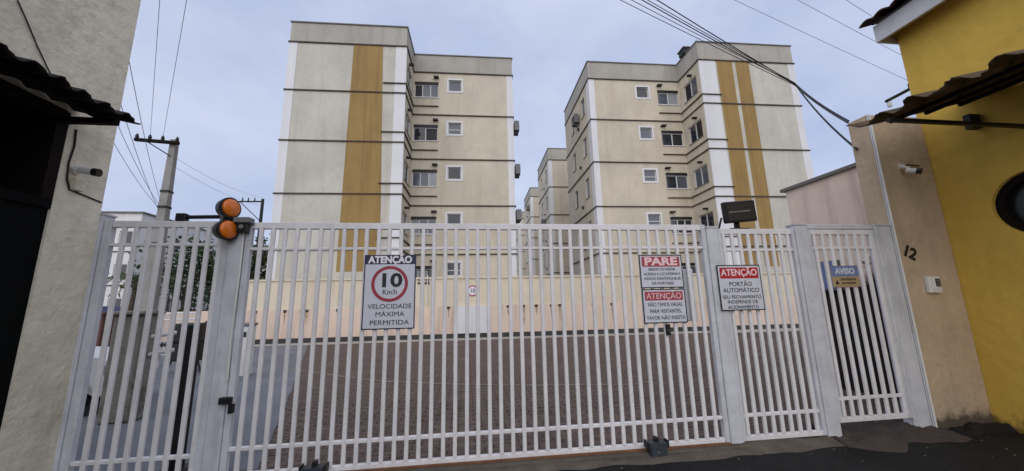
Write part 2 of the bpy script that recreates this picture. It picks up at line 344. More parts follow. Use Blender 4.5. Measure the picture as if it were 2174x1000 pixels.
# kerb that carries the gate track
b = B_(); box(b, -3.6, 2.98, 3.8, 4.12, -.2, .045, bev=.012); mk('kerb', b, 'kerb', kind='structure')
from mathutils import noise as mnoise
def rough_slab(name, x0, x1, y0, y1, z, m, amp=.02, nx=40, ny=14, wob=.05, lip=.0, parent=None, kind='structure'):
    """worn cement skirt: a lumpy sheet that thins out to a ragged front rim"""
    b = B_(); V = []
    for j in range(ny + 1):
        row = []
        for i in range(nx + 1):
            f = j / ny; x = x0 + (x1 - x0) * i / nx; yf = y0 + wob * mnoise.noise(Vector((x * 3.1, 7.7, z)))
            y = yf + (y1 - yf) * f; h = z * min(1, f * 3.2 + .02) + amp * mnoise.noise(Vector((x * 5, y * 5, 1.3))) * min(1, f * 4) + amp * .5 * mnoise.noise(Vector((x * 17, y * 17, 4.)))* min(1, f * 4)
            row.append(b.verts.new((x, y, max(-.01 if f == 0 else .002, h + lip))))
        V.append(row)
    for j in range(ny):
        for i in range(nx): b.faces.new((V[j][i], V[j][i + 1], V[j + 1][i + 1], V[j + 1][i]))
    return mk(name, b, m, kind=kind, smooth=True)
rough_slab('threshold', 2.9, 4.12, 3.7, 4.15, .045, 'kerb', wob=.06)
rough_slab('threshold', 3.95, 5.42, 3.6, 4.2, .06, 'mortar_bed', wob=.22, amp=.05, nx=80, ny=30)
rough_slab('dirt_edge', 5.2, 6.2, 3.7, 3.95, .05, 'dirt', wob=.2, amp=.06, nx=90, ny=20)
rough_slab('cement_skirt', -3.6, 2.95, 3.68, 3.84, .03, 'kerb', wob=.05, nx=120)
mb = B_(); rnd = random.Random(9)
for k in range(160):
    x = rnd.uniform(.5, 6.0); y = rnd.uniform(2.3, 3.7); q = rnd.uniform(.004, .013)
    bmesh.ops.create_icosphere(mb, subdivisions=1, radius=q, matrix=Matrix.Translation((x, y, q * .4)) @ Matrix.Diagonal((1, rnd.uniform(.6, 1), .6, 1)))
mk('gravel', mb, 'kerb', kind='stuff', label='loose grit scattered over the dark street', cat='gravel')
b = B_(); box(b, -2.2, 2.75, 3.86, 3.89, .0455, .06); mk('gate_track', b, 'rust', kind='structure')
# ------------------------------------------------------------------ retaining wall at the back of the court
rw = thing('retaining_wall', 'long pale pink retaining wall with cream upper band behind the paved court', 'wall', uv(0, -1, 0))
b = B_(); uvbox(b, -11.5, 30, -1.0, -.55, -.1, 1.5); mk('lower_wall', b, 'pink_wall', rw)
b = B_(); uvbox(b, -6.7, 30, -.97, -.57, 1.501, 2.72); mk('upper_wall', b, 'cream_wall', rw)
b = B_(); uvbox(b, -6.75, 30, -1.02, -.52, 2.721, 2.8); mk('coping', b, 'cream_wall', rw)
b = B_(); uvbox(b, -11.5, 30, -1.06, -1.002, .06, .27); mk('dark_band', b, 'dark_grey', rw)  # dark grey strip along the wall foot
b = B_(); uvbox(b, -11.5, 30, -1.25, -1.062, -.1, .07); mk('foot_kerb', b, 'kerb_white', rw)
holes_u = [-6.3, -5.1, -4.2, -2.9, 1.2, 1.9, 4.6, 5.3, 5.9, 6.6, 7.0, 8.6, 9.5, 12.0, 13.5]
for u in holes_u:
    b = B_(); uvbox(b, u - .07, u + .07, -1.012, -.99, 1.36, 1.47); mk('drain_hole', b, 'dark_grey', rw)
    b = B_(); w_ = random.uniform(.03, .07); hgt = random.uniform(.3, .9)
    q = [uv(u - w_, -1.004, 1.36), uv(u + w_, -1.004, 1.36), uv(u + w_ * .7, -1.004, 1.36 - hgt * .7), uv(u + w_ * .2, -1.004, 1.36 - hgt), uv(u - w_ * .4, -1.004, 1.36 - hgt * .6)]
    b.faces.new([b.verts.new(p) for p in q]); mk('drip_stain', b, 'drip', rw)
b = B_(); uvbox(b, -11.5, 30, -.55, 60, 1.0, 1.45); mk('terrace', b, 'far_ground', kind='structure')
t = thing('notice_board', 'plain white sheet board fixed to the pink retaining wall', 'board', uv(2.93, -1.03, .16))
b = B_(); uvbox(b, 2.25, 3.62, -1.1, -1.06, .275, 1.43); mk('sheet', b, 'white_trim', t)
b = B_(); uvbox(b, 2.2, 3.67, -1.075, -1.001, 1.432, 1.47); uvbox(b, 2.2, 2.248, -1.075, -1.001, .275, 1.43); uvbox(b, 3.622, 3.67, -1.075, -1.001, .275, 1.43); mk('frame', b, 'aluminium', t)
# small round 10 sign on the upper wall
t = thing('round_speed_sign', 'small round speed sign reading 10 on the cream upper wall', 'sign', uv(2.98, -.99, 2.15))
b = B_(); disc(b, uv(2.98, -.97, 2.15), -EV, .25, .015); mk('disc', b, 'sign_red_faded', t)
b = B_(); disc(b, uv(2.98, -.985, 2.15), -EV, .195, .004); mk('face', b, 'sign_white', t)
text('numeral', '10', .26, uv(2.98, -.992, 2.15), 'sign_black', t, .004)
# pair of thin pipes and a meter grille at the wall
t = thing('pipe_pair', 'pair of thin pale pipes running down the cream wall with barred vent', 'pipe', uv(.75, -1, 1.5))
for u in (.7, .95):
    b = B_(); tube(b, [uv(u, -.99, 1.5), uv(u, -.99, 2.9)], .025); mk('pipe', b, 'white_plastic', t)
for k in range(5):
    b = B_(); tube(b, [uv(.55 + k * .11, -1.0, 2.5), uv(.55 + k * .11, -1.0, 3.15)], .014, 6); mk('bar', b, 'black_metal', t)
b = B_(); uvbox(b, .5, 1.04, -1.008, -.985, 3.1, 3.15); uvbox(b, .5, 1.04, -1.008, -.985, 2.5, 2.55); mk('cross_bar', b, 'black_metal', t)
# ------------------------------------------------------------------ apartment buildings
LEDGES = [15.27 - 2.76 * k for k in range(5)]
ZT = 16.47; ZB = 1.45; DV = 8.4; RV = 2.2; WU = 11.92; PU = 6.0
def apartment(label, u0, sgn, seed, stripes, v0=0., full=True):
    rnd = random.Random(seed)
    W_ = lambda u, v, z: uv(u0 + sgn * u, v + v0, z)
    base = W_(WU / 2, 0, ZB)
    T = thing('apartment_building', label, 'building', base)
    # openings by floor
    fr_holes = []; sd_holes = []; en_holes = []
    for L_ in LEDGES:
        fr_holes += [('big', 6.08, 7.48, L_ - 1.58, L_ - .58), ('small', 8.08, 8.84, L_ - 1.14, L_ - .42)]
        sd_holes += [('side', .4, 1.72, L_ - 1.75, L_ - .66)]
        en_holes += [('end', RV + 1.1, RV + 1.85, L_ - 1.75, L_ - .5), ('end', RV + 3.7, RV + 4.4, L_ - 1.75, L_ - .5)]
    cut = lambda hs: [h[1:] for h in hs]
    f_front = lambda s, d, z: W_(s, d, z)
    f_rec = lambda s, d, z: W_(s, RV + d, z)
    f_side = lambda s, d, z: W_(PU - d, s, z)
    f_end = lambda s, d, z: W_(WU - d, s, z)
    ZP = LEDGES[0]
    b = B_(); panel(b, f_rec, PU, WU, ZB, ZP, cut(fr_holes), .2); panel(b, f_side, 0, RV, ZB, ZP, cut(sd_holes), .2); panel(b, f_end, RV, DV, ZB, ZP, cut(en_holes), .2)
    panel(b, lambda s, d, z: W_(0, s, z), 0, DV, ZB, ZP, [], .2); panel(b, lambda s, d, z: W_(s, DV, z), 0, WU, ZB, ZP, [], .2)
    mk('wall', b, 'cream', T)
    b = B_(); panel(b, f_front, 0, PU, ZB, ZP, [], .2); mk('front_wall', b, 'off_white', T)
    b = B_()
    for f_, a, c in ((f_front, 0, PU), (f_rec, PU, WU), (f_side, 0, RV), (f_end, RV, DV), (lambda s, d, z: W_(0, s, z), 0, DV), (lambda s, d, z: W_(s, DV, z), 0, WU)): panel(b, f_, a, c, ZP, ZT, [], .2)
    mk('parapet', b, 'parapet', T)
    b = B_()
    for q in ((0, PU, 0, DV), (PU, WU, RV, DV)):
        b.faces.new([b.verts.new(W_(*p)) for p in ((q[0], q[2], ZT - .5), (q[1], q[2], ZT - .5), (q[1], q[3], ZT - .5), (q[0], q[3], ZT - .5))])
    mk('roof', b, 'coping', T)
    b = B_(); g = .05; h = .06
    box(b, -g, PU + g, -g, .18, ZT, ZT + h, W_); box(b, PU - .18, PU + g, .181, RV - g - .001, ZT, ZT + h, W_); box(b, PU - .18, WU + g, RV - g, RV + .18, ZT, ZT + h, W_)
    box(b, WU - .18, WU + g, RV + .181, DV, ZT, ZT + h, W_); box(b, -g, .18, .181, DV, ZT, ZT + h, W_)
    mk('roof_coping', b, 'coping', T)
    for k, L_ in enumerate(LEDGES):
        b = B_(); g = .06; h = .065
        box(b, -g, PU + g, -g, .05, L_, L_ + h, W_); box(b, PU - .05, PU + g, .051, RV - g - .001, L_, L_ + h, W_); box(b, PU - .05, WU + g, RV - g, RV + .05, L_, L_ + h, W_); box(b, WU - .05, WU + g, RV + .051, DV, L_, L_ + h, W_)
        box(b, -g, .05, .051, DV, L_, L_ + h, W_)
        mk('ledge', b, 'ledge', T)
        z = L_ - 2.2
        if z > 2.9:
            b = B_(); g = .075
            box(b, 4.86, PU + g, -g, .05, z, z + .05, W_); box(b, PU - .05, PU + g, .051, RV - g - .001, z, z + .05, W_); box(b, PU - .05, 7.5, RV - g, RV + .05, z, z + .05, W_)
            mk('balcony_ledge', b, 'ledge', T)
        b = B_(); box(b, 7.2, 7.5, RV - .22, RV + .02, L_ - .36, L_ - .28, W_); mk('vent_pipe', b, 'black_metal', T)
        b = B_(); box(b, PU - .02, PU + .25, .75, .9, L_ - .5, L_ - .4, W_); mk('vent_pipe', b, 'black_metal', T)
        if full or k < 4:
            b = B_(); box(b, WU - .02, WU + .1, RV + 2.5, RV + 2.65, L_ - 2.2, L_ - 2.02, W_); mk('vent_pipe', b, 'black_metal', T)
    # white corner strips, cut between the ledges
    for k in range(5):
        zt_ = LEDGES[k] - .001; zb_ = LEDGES[k + 1] + .066 if k < 4 else ZB
        b = B_(); box(b, -.014, .4, -.014, .05, zb_, zt_, W_); mk('corner_strip', b, 'white_trim', T)
        b = B_(); box(b, -.014, .05, .051, .5, zb_, zt_, W_); mk('corner_strip', b, 'white_trim', T)
        b = B_(); box(b, 5.45 if sgn > 0 else 5.0, PU + .014, -.014, .05, zb_, zt_, W_); mk('corner_strip', b, 'white_trim', T)
        b = B_(); box(b, WU - .35, WU + .014, RV - .014, RV + .05, zb_, zt_, W_); box(b, WU - .05, WU + .014, RV + .051, RV + .55, zb_, zt_, W_); mk('corner_strip', b, 'white_trim', T)
    for (a0, a1, c0, c1) in stripes:
        b = B_(); n_ = max(2, int((a1 - a0) / .09))
        zt_ = LEDGES[0] - .001; zb_ = 3.2
        P = [(a0, -.02, zt_), (a1, -.02, zt_), (c1, -.02, zb_), (c0, -.02, zb_)]
        v1 = [b.verts.new(W_(*p)) for p in P]; v2 = [b.verts.new(W_(p[0], .02, p[2])) for p in P]
        b.faces.new(v1); b.faces.new(v2[::-1])
        for i in range(4): b.faces.new((v1[i], v1[(i + 1) % 4], v2[(i + 1) % 4], v2[i]))
        mk('painted_stripe', b, 'mustard', T)
    for h in fr_holes: window(T, f_rec, *h[1:], h[0], rnd)
    for h in sd_holes: window(T, f_side, *h[1:], h[0], rnd)
    for h in en_holes: window(T, f_end, *h[1:], h[0], rnd)
    return T
apartment('cream apartment block with one wide mustard stripe down its front', -6.55, 1, 3, [(3.25, 4.75, 3.1, 5.1)])
rb = apartment('cream apartment block with two parallel mustard stripes down its front', 22.1, -1, 5, [(3.95, 4.9, 3.95, 4.9), (2.9, 3.72, 2.9, 3.72)])
for k, (off, lab) in enumerate([(13.2, 'cream apartment block directly behind the block with two stripes'), (25.6, 'cream apartment block third in the row behind the two striped one'), (38.5, 'cream apartment block furthest back in the receding row of blocks')]):
    c = copy_tree(rb, EV * off); c['label'] = lab
# air conditioners
def ac_unit(label, c, out, along, sz=(.8, .3, .62)):
    """c: centre on the wall, out: outward direction"""
    T = thing('air_conditioner', label, 'air conditioner', c, 'wall air conditioners')
    w, d, h = sz; f = lambda s, o, z: c + along * s + out * o + Vector((0, 0, z))
    b = B_(); box(b, -w / 2, w / 2, .08, .08 + d, -h / 2, h / 2, f, .02); mk('casing', b, 'ac_grille', T)
    b = B_(); disc(b, f(-.12, .08 + d, 0), out, .24, .012, 20); mk('fan_grille', b, 'dark_grey', T)
    for s in (-.28, .28):
        b = B_(); box(b, s - .02, s + .02, -.01, .08 + d, -h / 2 - .05, -h / 2 - .001, f); mk('bracket', b, 'black_metal', T)
    return T
for k, lab in ((1, 'grey air conditioner on the single striped block, highest of its column'), (2, 'grey air conditioner on the single striped block, middle of its column'), (3, 'grey air conditioner on the single striped block, lowest of its column')):
    ac_unit(lab, uv(-6.55 + WU, RV + .5, LEDGES[k] - .42), EU, EV)
ac_unit('grey air conditioner under the top floor end window of the two striped block', uv(22.1 - WU, RV + 2.6, 13.85), -EU, EV)
ac_unit('grey air conditioner on the block directly behind the two striped block', uv(22.1 - WU, RV + 13.2 + 2.7, 9.6), -EU, EV)
ac_unit('grey air conditioner on the third block of the receding row', uv(22.1 - WU, RV + 25.6 + 1.0, 14.0), -EU, EV)
t = thing('roof_vent', 'small dark vent box on the roof edge of the two striped block', 'vent', uv(22.1 - PU, 1.4, ZT + .06))
b = B_(); uvbox(b, 22.1 - PU - .15, 22.1 - PU + .25, 1.0, 1.6, ZT + .061, ZT + .4, bev=.02); mk('box', b, 'black_metal', t)
b = B_(); uvbox(b, 22.1 - PU - .22, 22.1 - PU + .32, .93, 1.67, ZT + .401, ZT + .45); mk('lid', b, 'coping', t)
# ------------------------------------------------------------------ left street wall with the dark opening
XL = -3.5
lw = thing('street_wall', 'tall rough beige wall with a dark opening and corrugated awning', 'wall', (XL, 3.0, 0))
b = B_(); box(b, XL - .35, XL, 3.46, 3.88, 0, 3.3); box(b, XL - .35, XL, -2.5, 3.88, 3.301, 7.2); box(b, XL - .35, XL, -2.5, .2, 0, 3.3); mk('plaster', b, 'beige_plaster', lw)
b = B_(); box(b, XL - 3.2, XL - 3.15, .0, 3.7, -.1, 3.3); box(b, XL - 3.2, XL - .36, 3.61, 3.69, -.1, 3.3); box(b, XL - 3.2, XL - .36, -.1, -.02, -.1, 3.3); box(b, XL - 3.2, XL - .36, -.1, 3.7, 3.31, 3.4); mk('inner_room', b, 'shade_painted_room', lw)
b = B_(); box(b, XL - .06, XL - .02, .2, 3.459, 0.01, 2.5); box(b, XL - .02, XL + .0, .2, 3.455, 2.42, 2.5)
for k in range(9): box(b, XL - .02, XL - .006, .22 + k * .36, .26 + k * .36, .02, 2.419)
mk('door', b, 'shade_painted_door', lw)
for yy in (3.37, 2.6, 1.8): b = B_(); box(b, XL - .37, XL - .003, yy, yy + .089, 2.501, 3.3); mk('frame_post', b, 'dark_wood', lw)  # posts reach back over the lit pier face so the opening stays dark
b = B_(); box(b, XL - .16, XL + .02, .2, 3.42, 3.2, 3.3, bev=.006); mk('lintel', b, 'dark_wood', lw)
for k in range(6): b = B_(); box(b, XL - .9, XL - .86, 1.3 + k * .34, 1.62 + k * .34, 2.2, 3.29); mk('board', b, 'brown_wood', lw)
def corrugated(name, y0, y1, x0, z0, x1, z1, m, label, ny=90, amp=.026, lam=.178, ragged=.02, phase=0., seed=1):
    """sheet whose waves run along Y, sloping from (x0,z0) to (x1,z1), with thickness"""
    rnd = random.Random(seed); b = B_(); nx = 8; V = []
    for i in range(ny + 1):
        y = y0 + (y1 - y0) * i / ny; w = math.sin((y + phase) * 2 * math.pi / lam) * amp; rg = ragged * (math.sin(y * 9 + seed) * .6 + rnd.uniform(-.4, .4))
        r = []
        for j in range(nx + 1):
            f = j / nx; x = x0 + (x1 - x0) * f; xx = x + rg * (1 - f)
            r.append((b.verts.new((xx, y, z0 + (z1 - z0) * f + w + .004)), b.verts.new((xx, y, z0 + (z1 - z0) * f + w - .006))))
        V.append(r)
    for i in range(ny):
        for j in range(nx):
            for s in (0, 1): b.faces.new((V[i][j][s], V[i + 1][j][s], V[i + 1][j + 1][s], V[i][j + 1][s]))
        for j in (0, nx): b.faces.new((V[i][j][0], V[i + 1][j][0], V[i + 1][j][1], V[i][j][1]))
    for i in (0, ny):
        for j in range(nx): b.faces.new((V[i][j][0], V[i][j + 1][0], V[i][j + 1][1], V[i][j][1]))
    return b
aw = thing('corrugated_awning', 'dark corrugated awning over the opening in the beige wall', 'awning', (XL, 3.0, 3.3))
mk('sheet', corrugated('s', 1.2, 3.5, -2.98, 3.25, -3.495, 3.36, 'dark_sheet', '', 120, seed=2, phase=.05), 'dark_sheet', aw, smooth=True)
b = B_(); box(b, -3.24, -3.19, 1.25, 3.45, 3.225, 3.275); mk('purlin', b, 'dark_wood', aw)
for yy in (1.5, 2.45, 3.36): b = B_(); box(b, XL - .0, -3.06, yy, yy + .05, 3.17, 3.22); mk('rafter', b, 'dark_wood', aw)
# ------------------------------------------------------------------ security cameras, cables on walls
def sec_camera(label, base, nrm, aim, cable_pts, k=1., dz=0.):
    T = thing('security_camera', label, 'camera', base)
    nrm = Vector(nrm); base = Vector(base); aim = Vector(aim).normalized()
    b = B_(); disc(b, base, nrm, .05 * k, .03 * k, 16); tube(b, [base + nrm * .02 * k, base + nrm * .1 * k + Vector((0, 0, dz * .5)), base + nrm * .115 * k + Vector((0, 0, dz))], .018 * k, 8); mk('mount', b, 'white_plastic', T, smooth=False)
    c = base + nrm * .115 * k + Vector((0, 0, dz))
    b = B_(); tube(b, [c - aim * .05 * k, c + aim * .07 * k], .042 * k, 16); mk('body', b, 'white_plastic', T)
    b = B_(); tube(b, [c + aim * .0701 * k, c + aim * .125 * k], .046 * k, 16); mk('lens_hood', b, 'black_plastic', T)
    b = B_(); tube(b, cable_pts, .007, 6); mk('cable', b, 'cable', T)
    return T
p = at_x(158, 362, XL)
sec_camera('white bullet security camera with looped cable on the tall beige wall', (XL, p.y, p.z), (1, 0, 0), (.8, .1, -.12), [(XL + .008, *at_x(a, c, XL).yz) for a, c in ((160, 275), (156, 310), (144, 345), (140, 380), (145, 402), (170, 412), (214, 430))], .8)
b = B_(); tube(b, [(XL + .01, *at_x(a, c, XL).yz) for a, c in ((34, 0), (52, 40), (75, 95), (108, 165))], .005, 6); mk('wall_cable', b, 'cable', origin=(XL, 3, 4), label='thin black cable hanging down the beige wall above the awning', cat='cable')
b = B_(); box(b, XL, XL + .05, *sorted((at_x(150, 380, XL).y, at_x(172, 380, XL).y)), at_x(155, 405, XL).z, at_x(155, 378, XL).z, bev=.005); mk('junction_box', b, 'beige_plaster', origin=(XL, 3.5, 2.7), label='small beige junction box beneath the camera on the tall wall', cat='box')
# ------------------------------------------------------------------ right: beige pillar wall, yellow house
XP = 5.3; XY = 6.15; YP = 3.9
pw = thing('pillar_wall', 'rough beige pillar wall between white pedestrian gate and yellow house', 'wall', (5.6, YP, 0))
b = B_(); box(b, XP, XY - .003, YP, 4.15, 0, 3.93, bev=.01); mk('plaster', b, 'pillar_plaster', pw)
b = B_(); box(b, XP - .004, XP + .05, YP - .012, YP - .001, .02, 3.93, bev=.003); mk('edge_strip', b, 'gate_grey', pw)
b = B_(); tube(b, [(XP + .015, YP - .024, .05), (XP + .015, YP - .024, 3.9)], .011, 8); mk('conduit', b, 'white_plastic', pw)
p = at_y(1914, 362, YP)
sec_camera('white bullet security camera on the beige pillar wall', (p.x, YP, p.z + .05), (0, -1, 0), (.35, -.8, -.3), [(p.x, YP - .008, p.z + .05), (p.x + .1, YP - .008, p.z + .08), (p.x + .28, YP - .008, p.z + .07)], .8, -.09)
t = thing('house_number', 'tilted dark iron house number 12 on the beige pillar', 'number', (5.495, YP, 2.06))
text('numeral', '1', .2, (5.455, YP - .006, 2.085), 'black_metal', t, .008, rz=.5); text('numeral', '2', .2, (5.54, YP - .006, 2.045), 'black_metal', t, .008, rz=.5)
p = at_y(1975, 605, YP)
t = thing('intercom', 'white entry intercom with small keypad on the beige pillar', 'intercom', (p.x, YP, p.z))
b = B_(); box(b, p.x - .085, p.x + .085, YP - .055, YP - .001, p.z - .1, p.z + .1, bev=.01); mk('case', b, 'white_plastic', t)
b = B_(); box(b, p.x + .005, p.x + .07, YP - .059, YP - .0551, p.z - .02, p.z + .075); mk('keypad', b, 'sign_black', t)
for i in range(3):
    for j in range(3): b = B_(); box(b, p.x + .012 + i * .019, p.x + .026 + i * .019, YP - .062, YP - .0592, p.z - .01 + j * .026, p.z + .008 + j * .026); mk('button', b, 'ac_grille', t)
b = B_(); box(b, p.x - .075, p.x - .005, YP - .06, YP - .0551, p.z - .05, p.z + .06); mk('speaker', b, 'white_trim', t)
# yellow house: wall along the street with a round window
yh = thing('yellow_house', 'yellow plastered house wall with round window and tiled eave', 'house', (XY, 3.0, 0))
CY, CZ, CRD = 3.1, 2.52, .36; H_ = .55
b = B_(); NS = 64; c1 = []; c2 = []
for k in range(NS):
    a = 2 * math.pi * k / NS; cs, sn = math.cos(a), math.sin(a); q = H_ / max(abs(cs), abs(sn))
    c1.append((b.verts.new((XY, CY + CRD * cs, CZ + CRD * sn)), b.verts.new((XY + .3, CY + CRD * cs, CZ + CRD * sn)))); c2.append(b.verts.new((XY, CY + q * cs, CZ + q * sn)))
for k in range(NS):
    j = (k + 1) % NS; b.faces.new((c1[k][0], c1[j][0], c2[j], c2[k])); b.faces.new((c1[k][0], c1[j][0], c1[j][1], c1[k][1]))
for (ya, yb, za, zb) in ((CY - H_, CY + H_, 0, CZ - H_), (CY - H_, CY + H_, CZ + H_, 5.25), (-2.5, CY - H_, 0, 5.25), (CY + H_, 3.94, 0, 5.25)):
    b.faces.new([b.verts.new(q) for q in ((XY, ya, za), (XY, yb, za), (XY, yb, zb), (XY, ya, zb))])
b.faces.new([b.verts.new(q) for q in ((XY, 3.94, 0), (XY + 6, 3.94, 0), (XY + 6, 3.94, 5.25), (XY, 3.94, 5.25))])
b.faces.new([b.verts.new(q) for q in ((XY + 6, -2.5, 0), (XY + 6, 3.94, 0), (XY + 6, 3.94, 5.25), (XY + 6, -2.5, 5.25))])
b.faces.new([b.verts.new(q) for q in ((XY, -2.5, 0), (XY + 6, -2.5, 0), (XY + 6, -2.5, 5.25), (XY, -2.5, 5.25))])
mk('wall', b, 'yellow_plaster', yh)
b = B_(); rr = []
for k in range(NS):
    a = 2 * math.pi * k / NS; cs, sn = math.cos(a), math.sin(a)
    rr.append([b.verts.new((XY + dx, CY + r * cs, CZ + r * sn)) for dx, r in ((.05, CRD - .002), (.05, CRD - .075), (.2, CRD - .075), (.2, CRD - .002))])
for k in range(NS):
    for i in range(4): b.faces.new((rr[k][i], rr[(k + 1) % NS][i], rr[(k + 1) % NS][(i + 1) % 4], rr[k][(i + 1) % 4]))
wn = mk('round_window', b, 'dark_wood', yh, smooth=False)
b = B_(); disc(b, (XY + .14, CY, CZ), (1, 0, 0), CRD - .07, .02, 48); mk('pane', b, 'pane_black', wn)
b = B_(); box(b, XY + .11, XY + .135, CY - .015, CY + .015, CZ - CRD + .07, CZ + CRD - .07); mk('glazing_bar', b, 'dark_wood', wn)
# eave
b = B_(); box(b, 5.88, 5.92, -2.6, 3.98, 5.14, 5.4); fo = mk('fascia', b, 'fascia', yh)
b = B_(); box(b, 5.88, XY + 6, 3.981, 4.01, 5.14, 5.4); mk('fascia', b, 'fascia', yh)
b = B_(); box(b, 5.921, XY + 6, -2.6, 3.98, 5.252, 5.29); mk('soffit', b, 'soffit', yh)
tb = B_()
for k in range(13):
    a = math.pi * k / 12; 
    pass
prof = [(-.1 + .2 * k / 10, .045 * math.sin(math.pi * k / 10)) for k in range(11)]
for yo in (0,):
    V = [[tb.verts.new((xx, y_, h_ + (xx * .35) + th)) for (y_, h_) in prof] for xx, th in ((0, 0), (.9, 0), (.9, .018), (0, .018))]
    for i in range(4):
        for k in range(10): tb.faces.new((V[i][k], V[i][k + 1], V[(i + 1) % 4][k + 1], V[(i + 1) % 4][k]))
bmesh.ops.recalc_face_normals(tb, faces=tb.faces)
tme = bpy.data.meshes.new('roof_tile'); tb.to_mesh(tme); tb.free(); tme.materials.append(MATS['roof_tile'])
b = B_(); box(b, 0, 1, 0, 1, 0, 1); b.free()
b = B_(); b.faces.new([b.verts.new(q) for q in ((5.84, -2.6, 5.41), (5.84, 4.0, 5.41), (9, 4.0, 6.5), (9, -2.6, 6.5))]); rfo = mk('roof', b, 'roof_tile', yh)
for k in range(28):
    o = bpy.data.objects.new('roof_tile', tme); COL.objects.link(o); o.parent = rfo; o.location = Vector((5.74 + random.uniform(-.02, .02), 3.98 - k * .19, 5.42)) - Vector((XY, 3.0, 0)); o.rotation_euler = (0, 0, random.uniform(-.04, .04))
# right awning
ra = thing('corrugated_awning', 'weathered corrugated awning on brackets along the yellow wall', 'awning', (XY, 3.0, 3.6))
mk('sheet', corrugated('s', .8, 3.46, 4.42, 3.46, 6.14, 3.9, 'fibre_sheet', '', 170, seed=5, ragged=.06, amp=.042, lam=.31, phase=.03), 'fibre_sheet', ra, smooth=True)
for yy in (3.02, 1.6):
    b = B_(); box(b, 4.38, 6.145, yy, yy + .035, 3.335, 3.375); mk('bracket', b, 'black_metal', ra)
b = B_(); box(b, 6.0, 6.146, 3.36, 3.42, 3.5, 3.68); mk('bracket', b, 'black_metal', ra)
for xx in (4.75, 5.25, 5.75):
    zz = 3.46 + (xx - 4.42) / 1.72 * .44 - .05; b = B_(); box(b, xx - .02, xx + .02, .85, 3.28, zz - .04, zz, bev=.006); mk('purlin', b, 'dark_wood', ra)
t = thing('insulator_arm', 'short black iron arm with insulator sticking out from the yellow house', 'bracket', (6.1, 3.96, 4.35))
p1 = at_y(1882, 215, 4.05); p2 = at_y(1945, 182, 4.05)
b = B_(); tube(b, [p1, p2 + (p2 - p1) * .25], .022, 8); mk('arm', b, 'black_metal', t)
b = B_(); q = p1.lerp(p2, .82); disc(b, q + Vector((0, 0, .02)), (0, 0, 1), .025, .06, 12); mk('insulator', b, 'black_plastic', t)
b = B_(); disc(b, p1 + Vector((.04, 0, -.08)), (0, 0, 1), .025, .06, 12); mk('insulator', b, 'white_plastic', t)
# rose side wall behind the pedestrian gate
sw = thing('side_wall', 'rose plastered side wall blackened with mould behind the pedestrian gate', 'wall', (6.5, 5.2, 0))
b = B_(); box(b, 6.5, 6.75, 4.16, 6.48, -.1, 3.68); mk('plaster', b, 'rose_plaster', sw)
b = B_(); box(b, 6.44, 6.8, 4.16, 6.55, 3.681, 3.74); mk('coping', b, 'coping', sw)
b = B_(); box(b, XY, 6.498, 4.16, 4.3, -.1, 3.6); mk('pier', b, 'rose_plaster', sw)
p = at_x(1772, 590, 6.5)
t = thing('meter_box', 'grey metal meter box on the mouldy side wall', 'box', (6.5, p.y, p.z))
b = B_(); box(b, 6.36, 6.499, p.y - .2, p.y + .2, p.z - .22, p.z + .3, bev=.012); mk('case', b, 'ac_grille', t)
b = B_(); box(b, 6.352, 6.359, p.y - .17, p.y + .17, p.z - .19, p.z + .27); mk('door', b, 'sign_blue', t)
t = thing('drain_pipe', 'white plastic drain pipe down the mouldy side wall', 'pipe', (6.45, 5.0, 0))
b = B_(); tube(b, [(6.45, 4.98, .0), (6.45, 4.98, 2.3)], .035, 10); mk('pipe', b, 'white_plastic', t)
for z in (.5, 1.4, 2.1): b = B_(); tube(b, [(6.45, 4.98, z), (6.45, 4.98, z + .05)], .046, 10); mk('collar', b, 'white_plastic', t)
t = thing('wall_lamp', 'white bent arm lamp on the side wall behind the pedestrian gate', 'lamp', (6.5, 5.0, 2.2))
b = B_(); tube(b, [(6.5, 4.8, 2.35), (6.3, 4.85, 2.3), (6.15, 4.9, 2.12)], .018, 8); mk('arm', b, 'white_plastic', t)
b = B_(); disc(b, (6.15, 4.9, 2.12), (-.5, 0, -.8), .03, .09, 14, .06); mk('shade', b, 'white_plastic', t)
# ------------------------------------------------------------------ the gates
GY = 3.9
def bar_mesh(name, w, d, z0, z1, m):
    b = B_(); box(b, -w / 2, w / 2, -d / 2, d / 2, z0, z1, bev=.005)
    bmesh.ops.recalc_face_normals(b, faces=b.faces); me = bpy.data.meshes.new(name); b.to_mesh(me); b.free(); me.materials.append(MATS[m]); return me
def gate(name, label, x0, x1, zt, zr, zl, zb, bars, fw, cat='gate', extra_bot=.05):
    """x0..x1 outside of the frame; rails at zt (top), zr (upper cross), zl (lower cross), zb (bottom)"""
    cx = (x0 + x1) / 2
    T = thing(name, label, cat, (cx, GY, 0))
    for xa, xb in ((x0, x0 + fw), (x1 - fw, x1)): b = B_(); box(b, xa, xb, GY - .005, GY + .055, zb - .05, zt, bev=.005); mk('stile', b, 'gate_grey', T)
    def rail(n_, za, zb_, y0=GY, y1=GY + .05): b = B_(); box(b, x0 + fw + .0005, x1 - fw - .0005, y0, y1, za, zb_, bev=.004); mk(n_, b, 'gate_paint', T)
    rail('top_rail', zt - .065, zt); rail('cross_rail', zr - .014, zr + .014, GY + .004, GY + .046); rail('cross_rail', zl - .016, zl + .016, GY + .004, GY + .046); rail('bottom_rail', zb - extra_bot, zb)
    me = bar_mesh('bar', .039, .03, zb + .0005, zt - .0655, 'gate_paint')
    for x in bars:
        o = bpy.data.objects.new('bar', me); COL.objects.link(o); o.parent = T; o.location = (x - cx + random.uniform(-.002, .002), .025 - .014, 0); o.rotation_euler = (0, random.uniform(-.0012, .0012), 0)
    return T
PIT = .1146
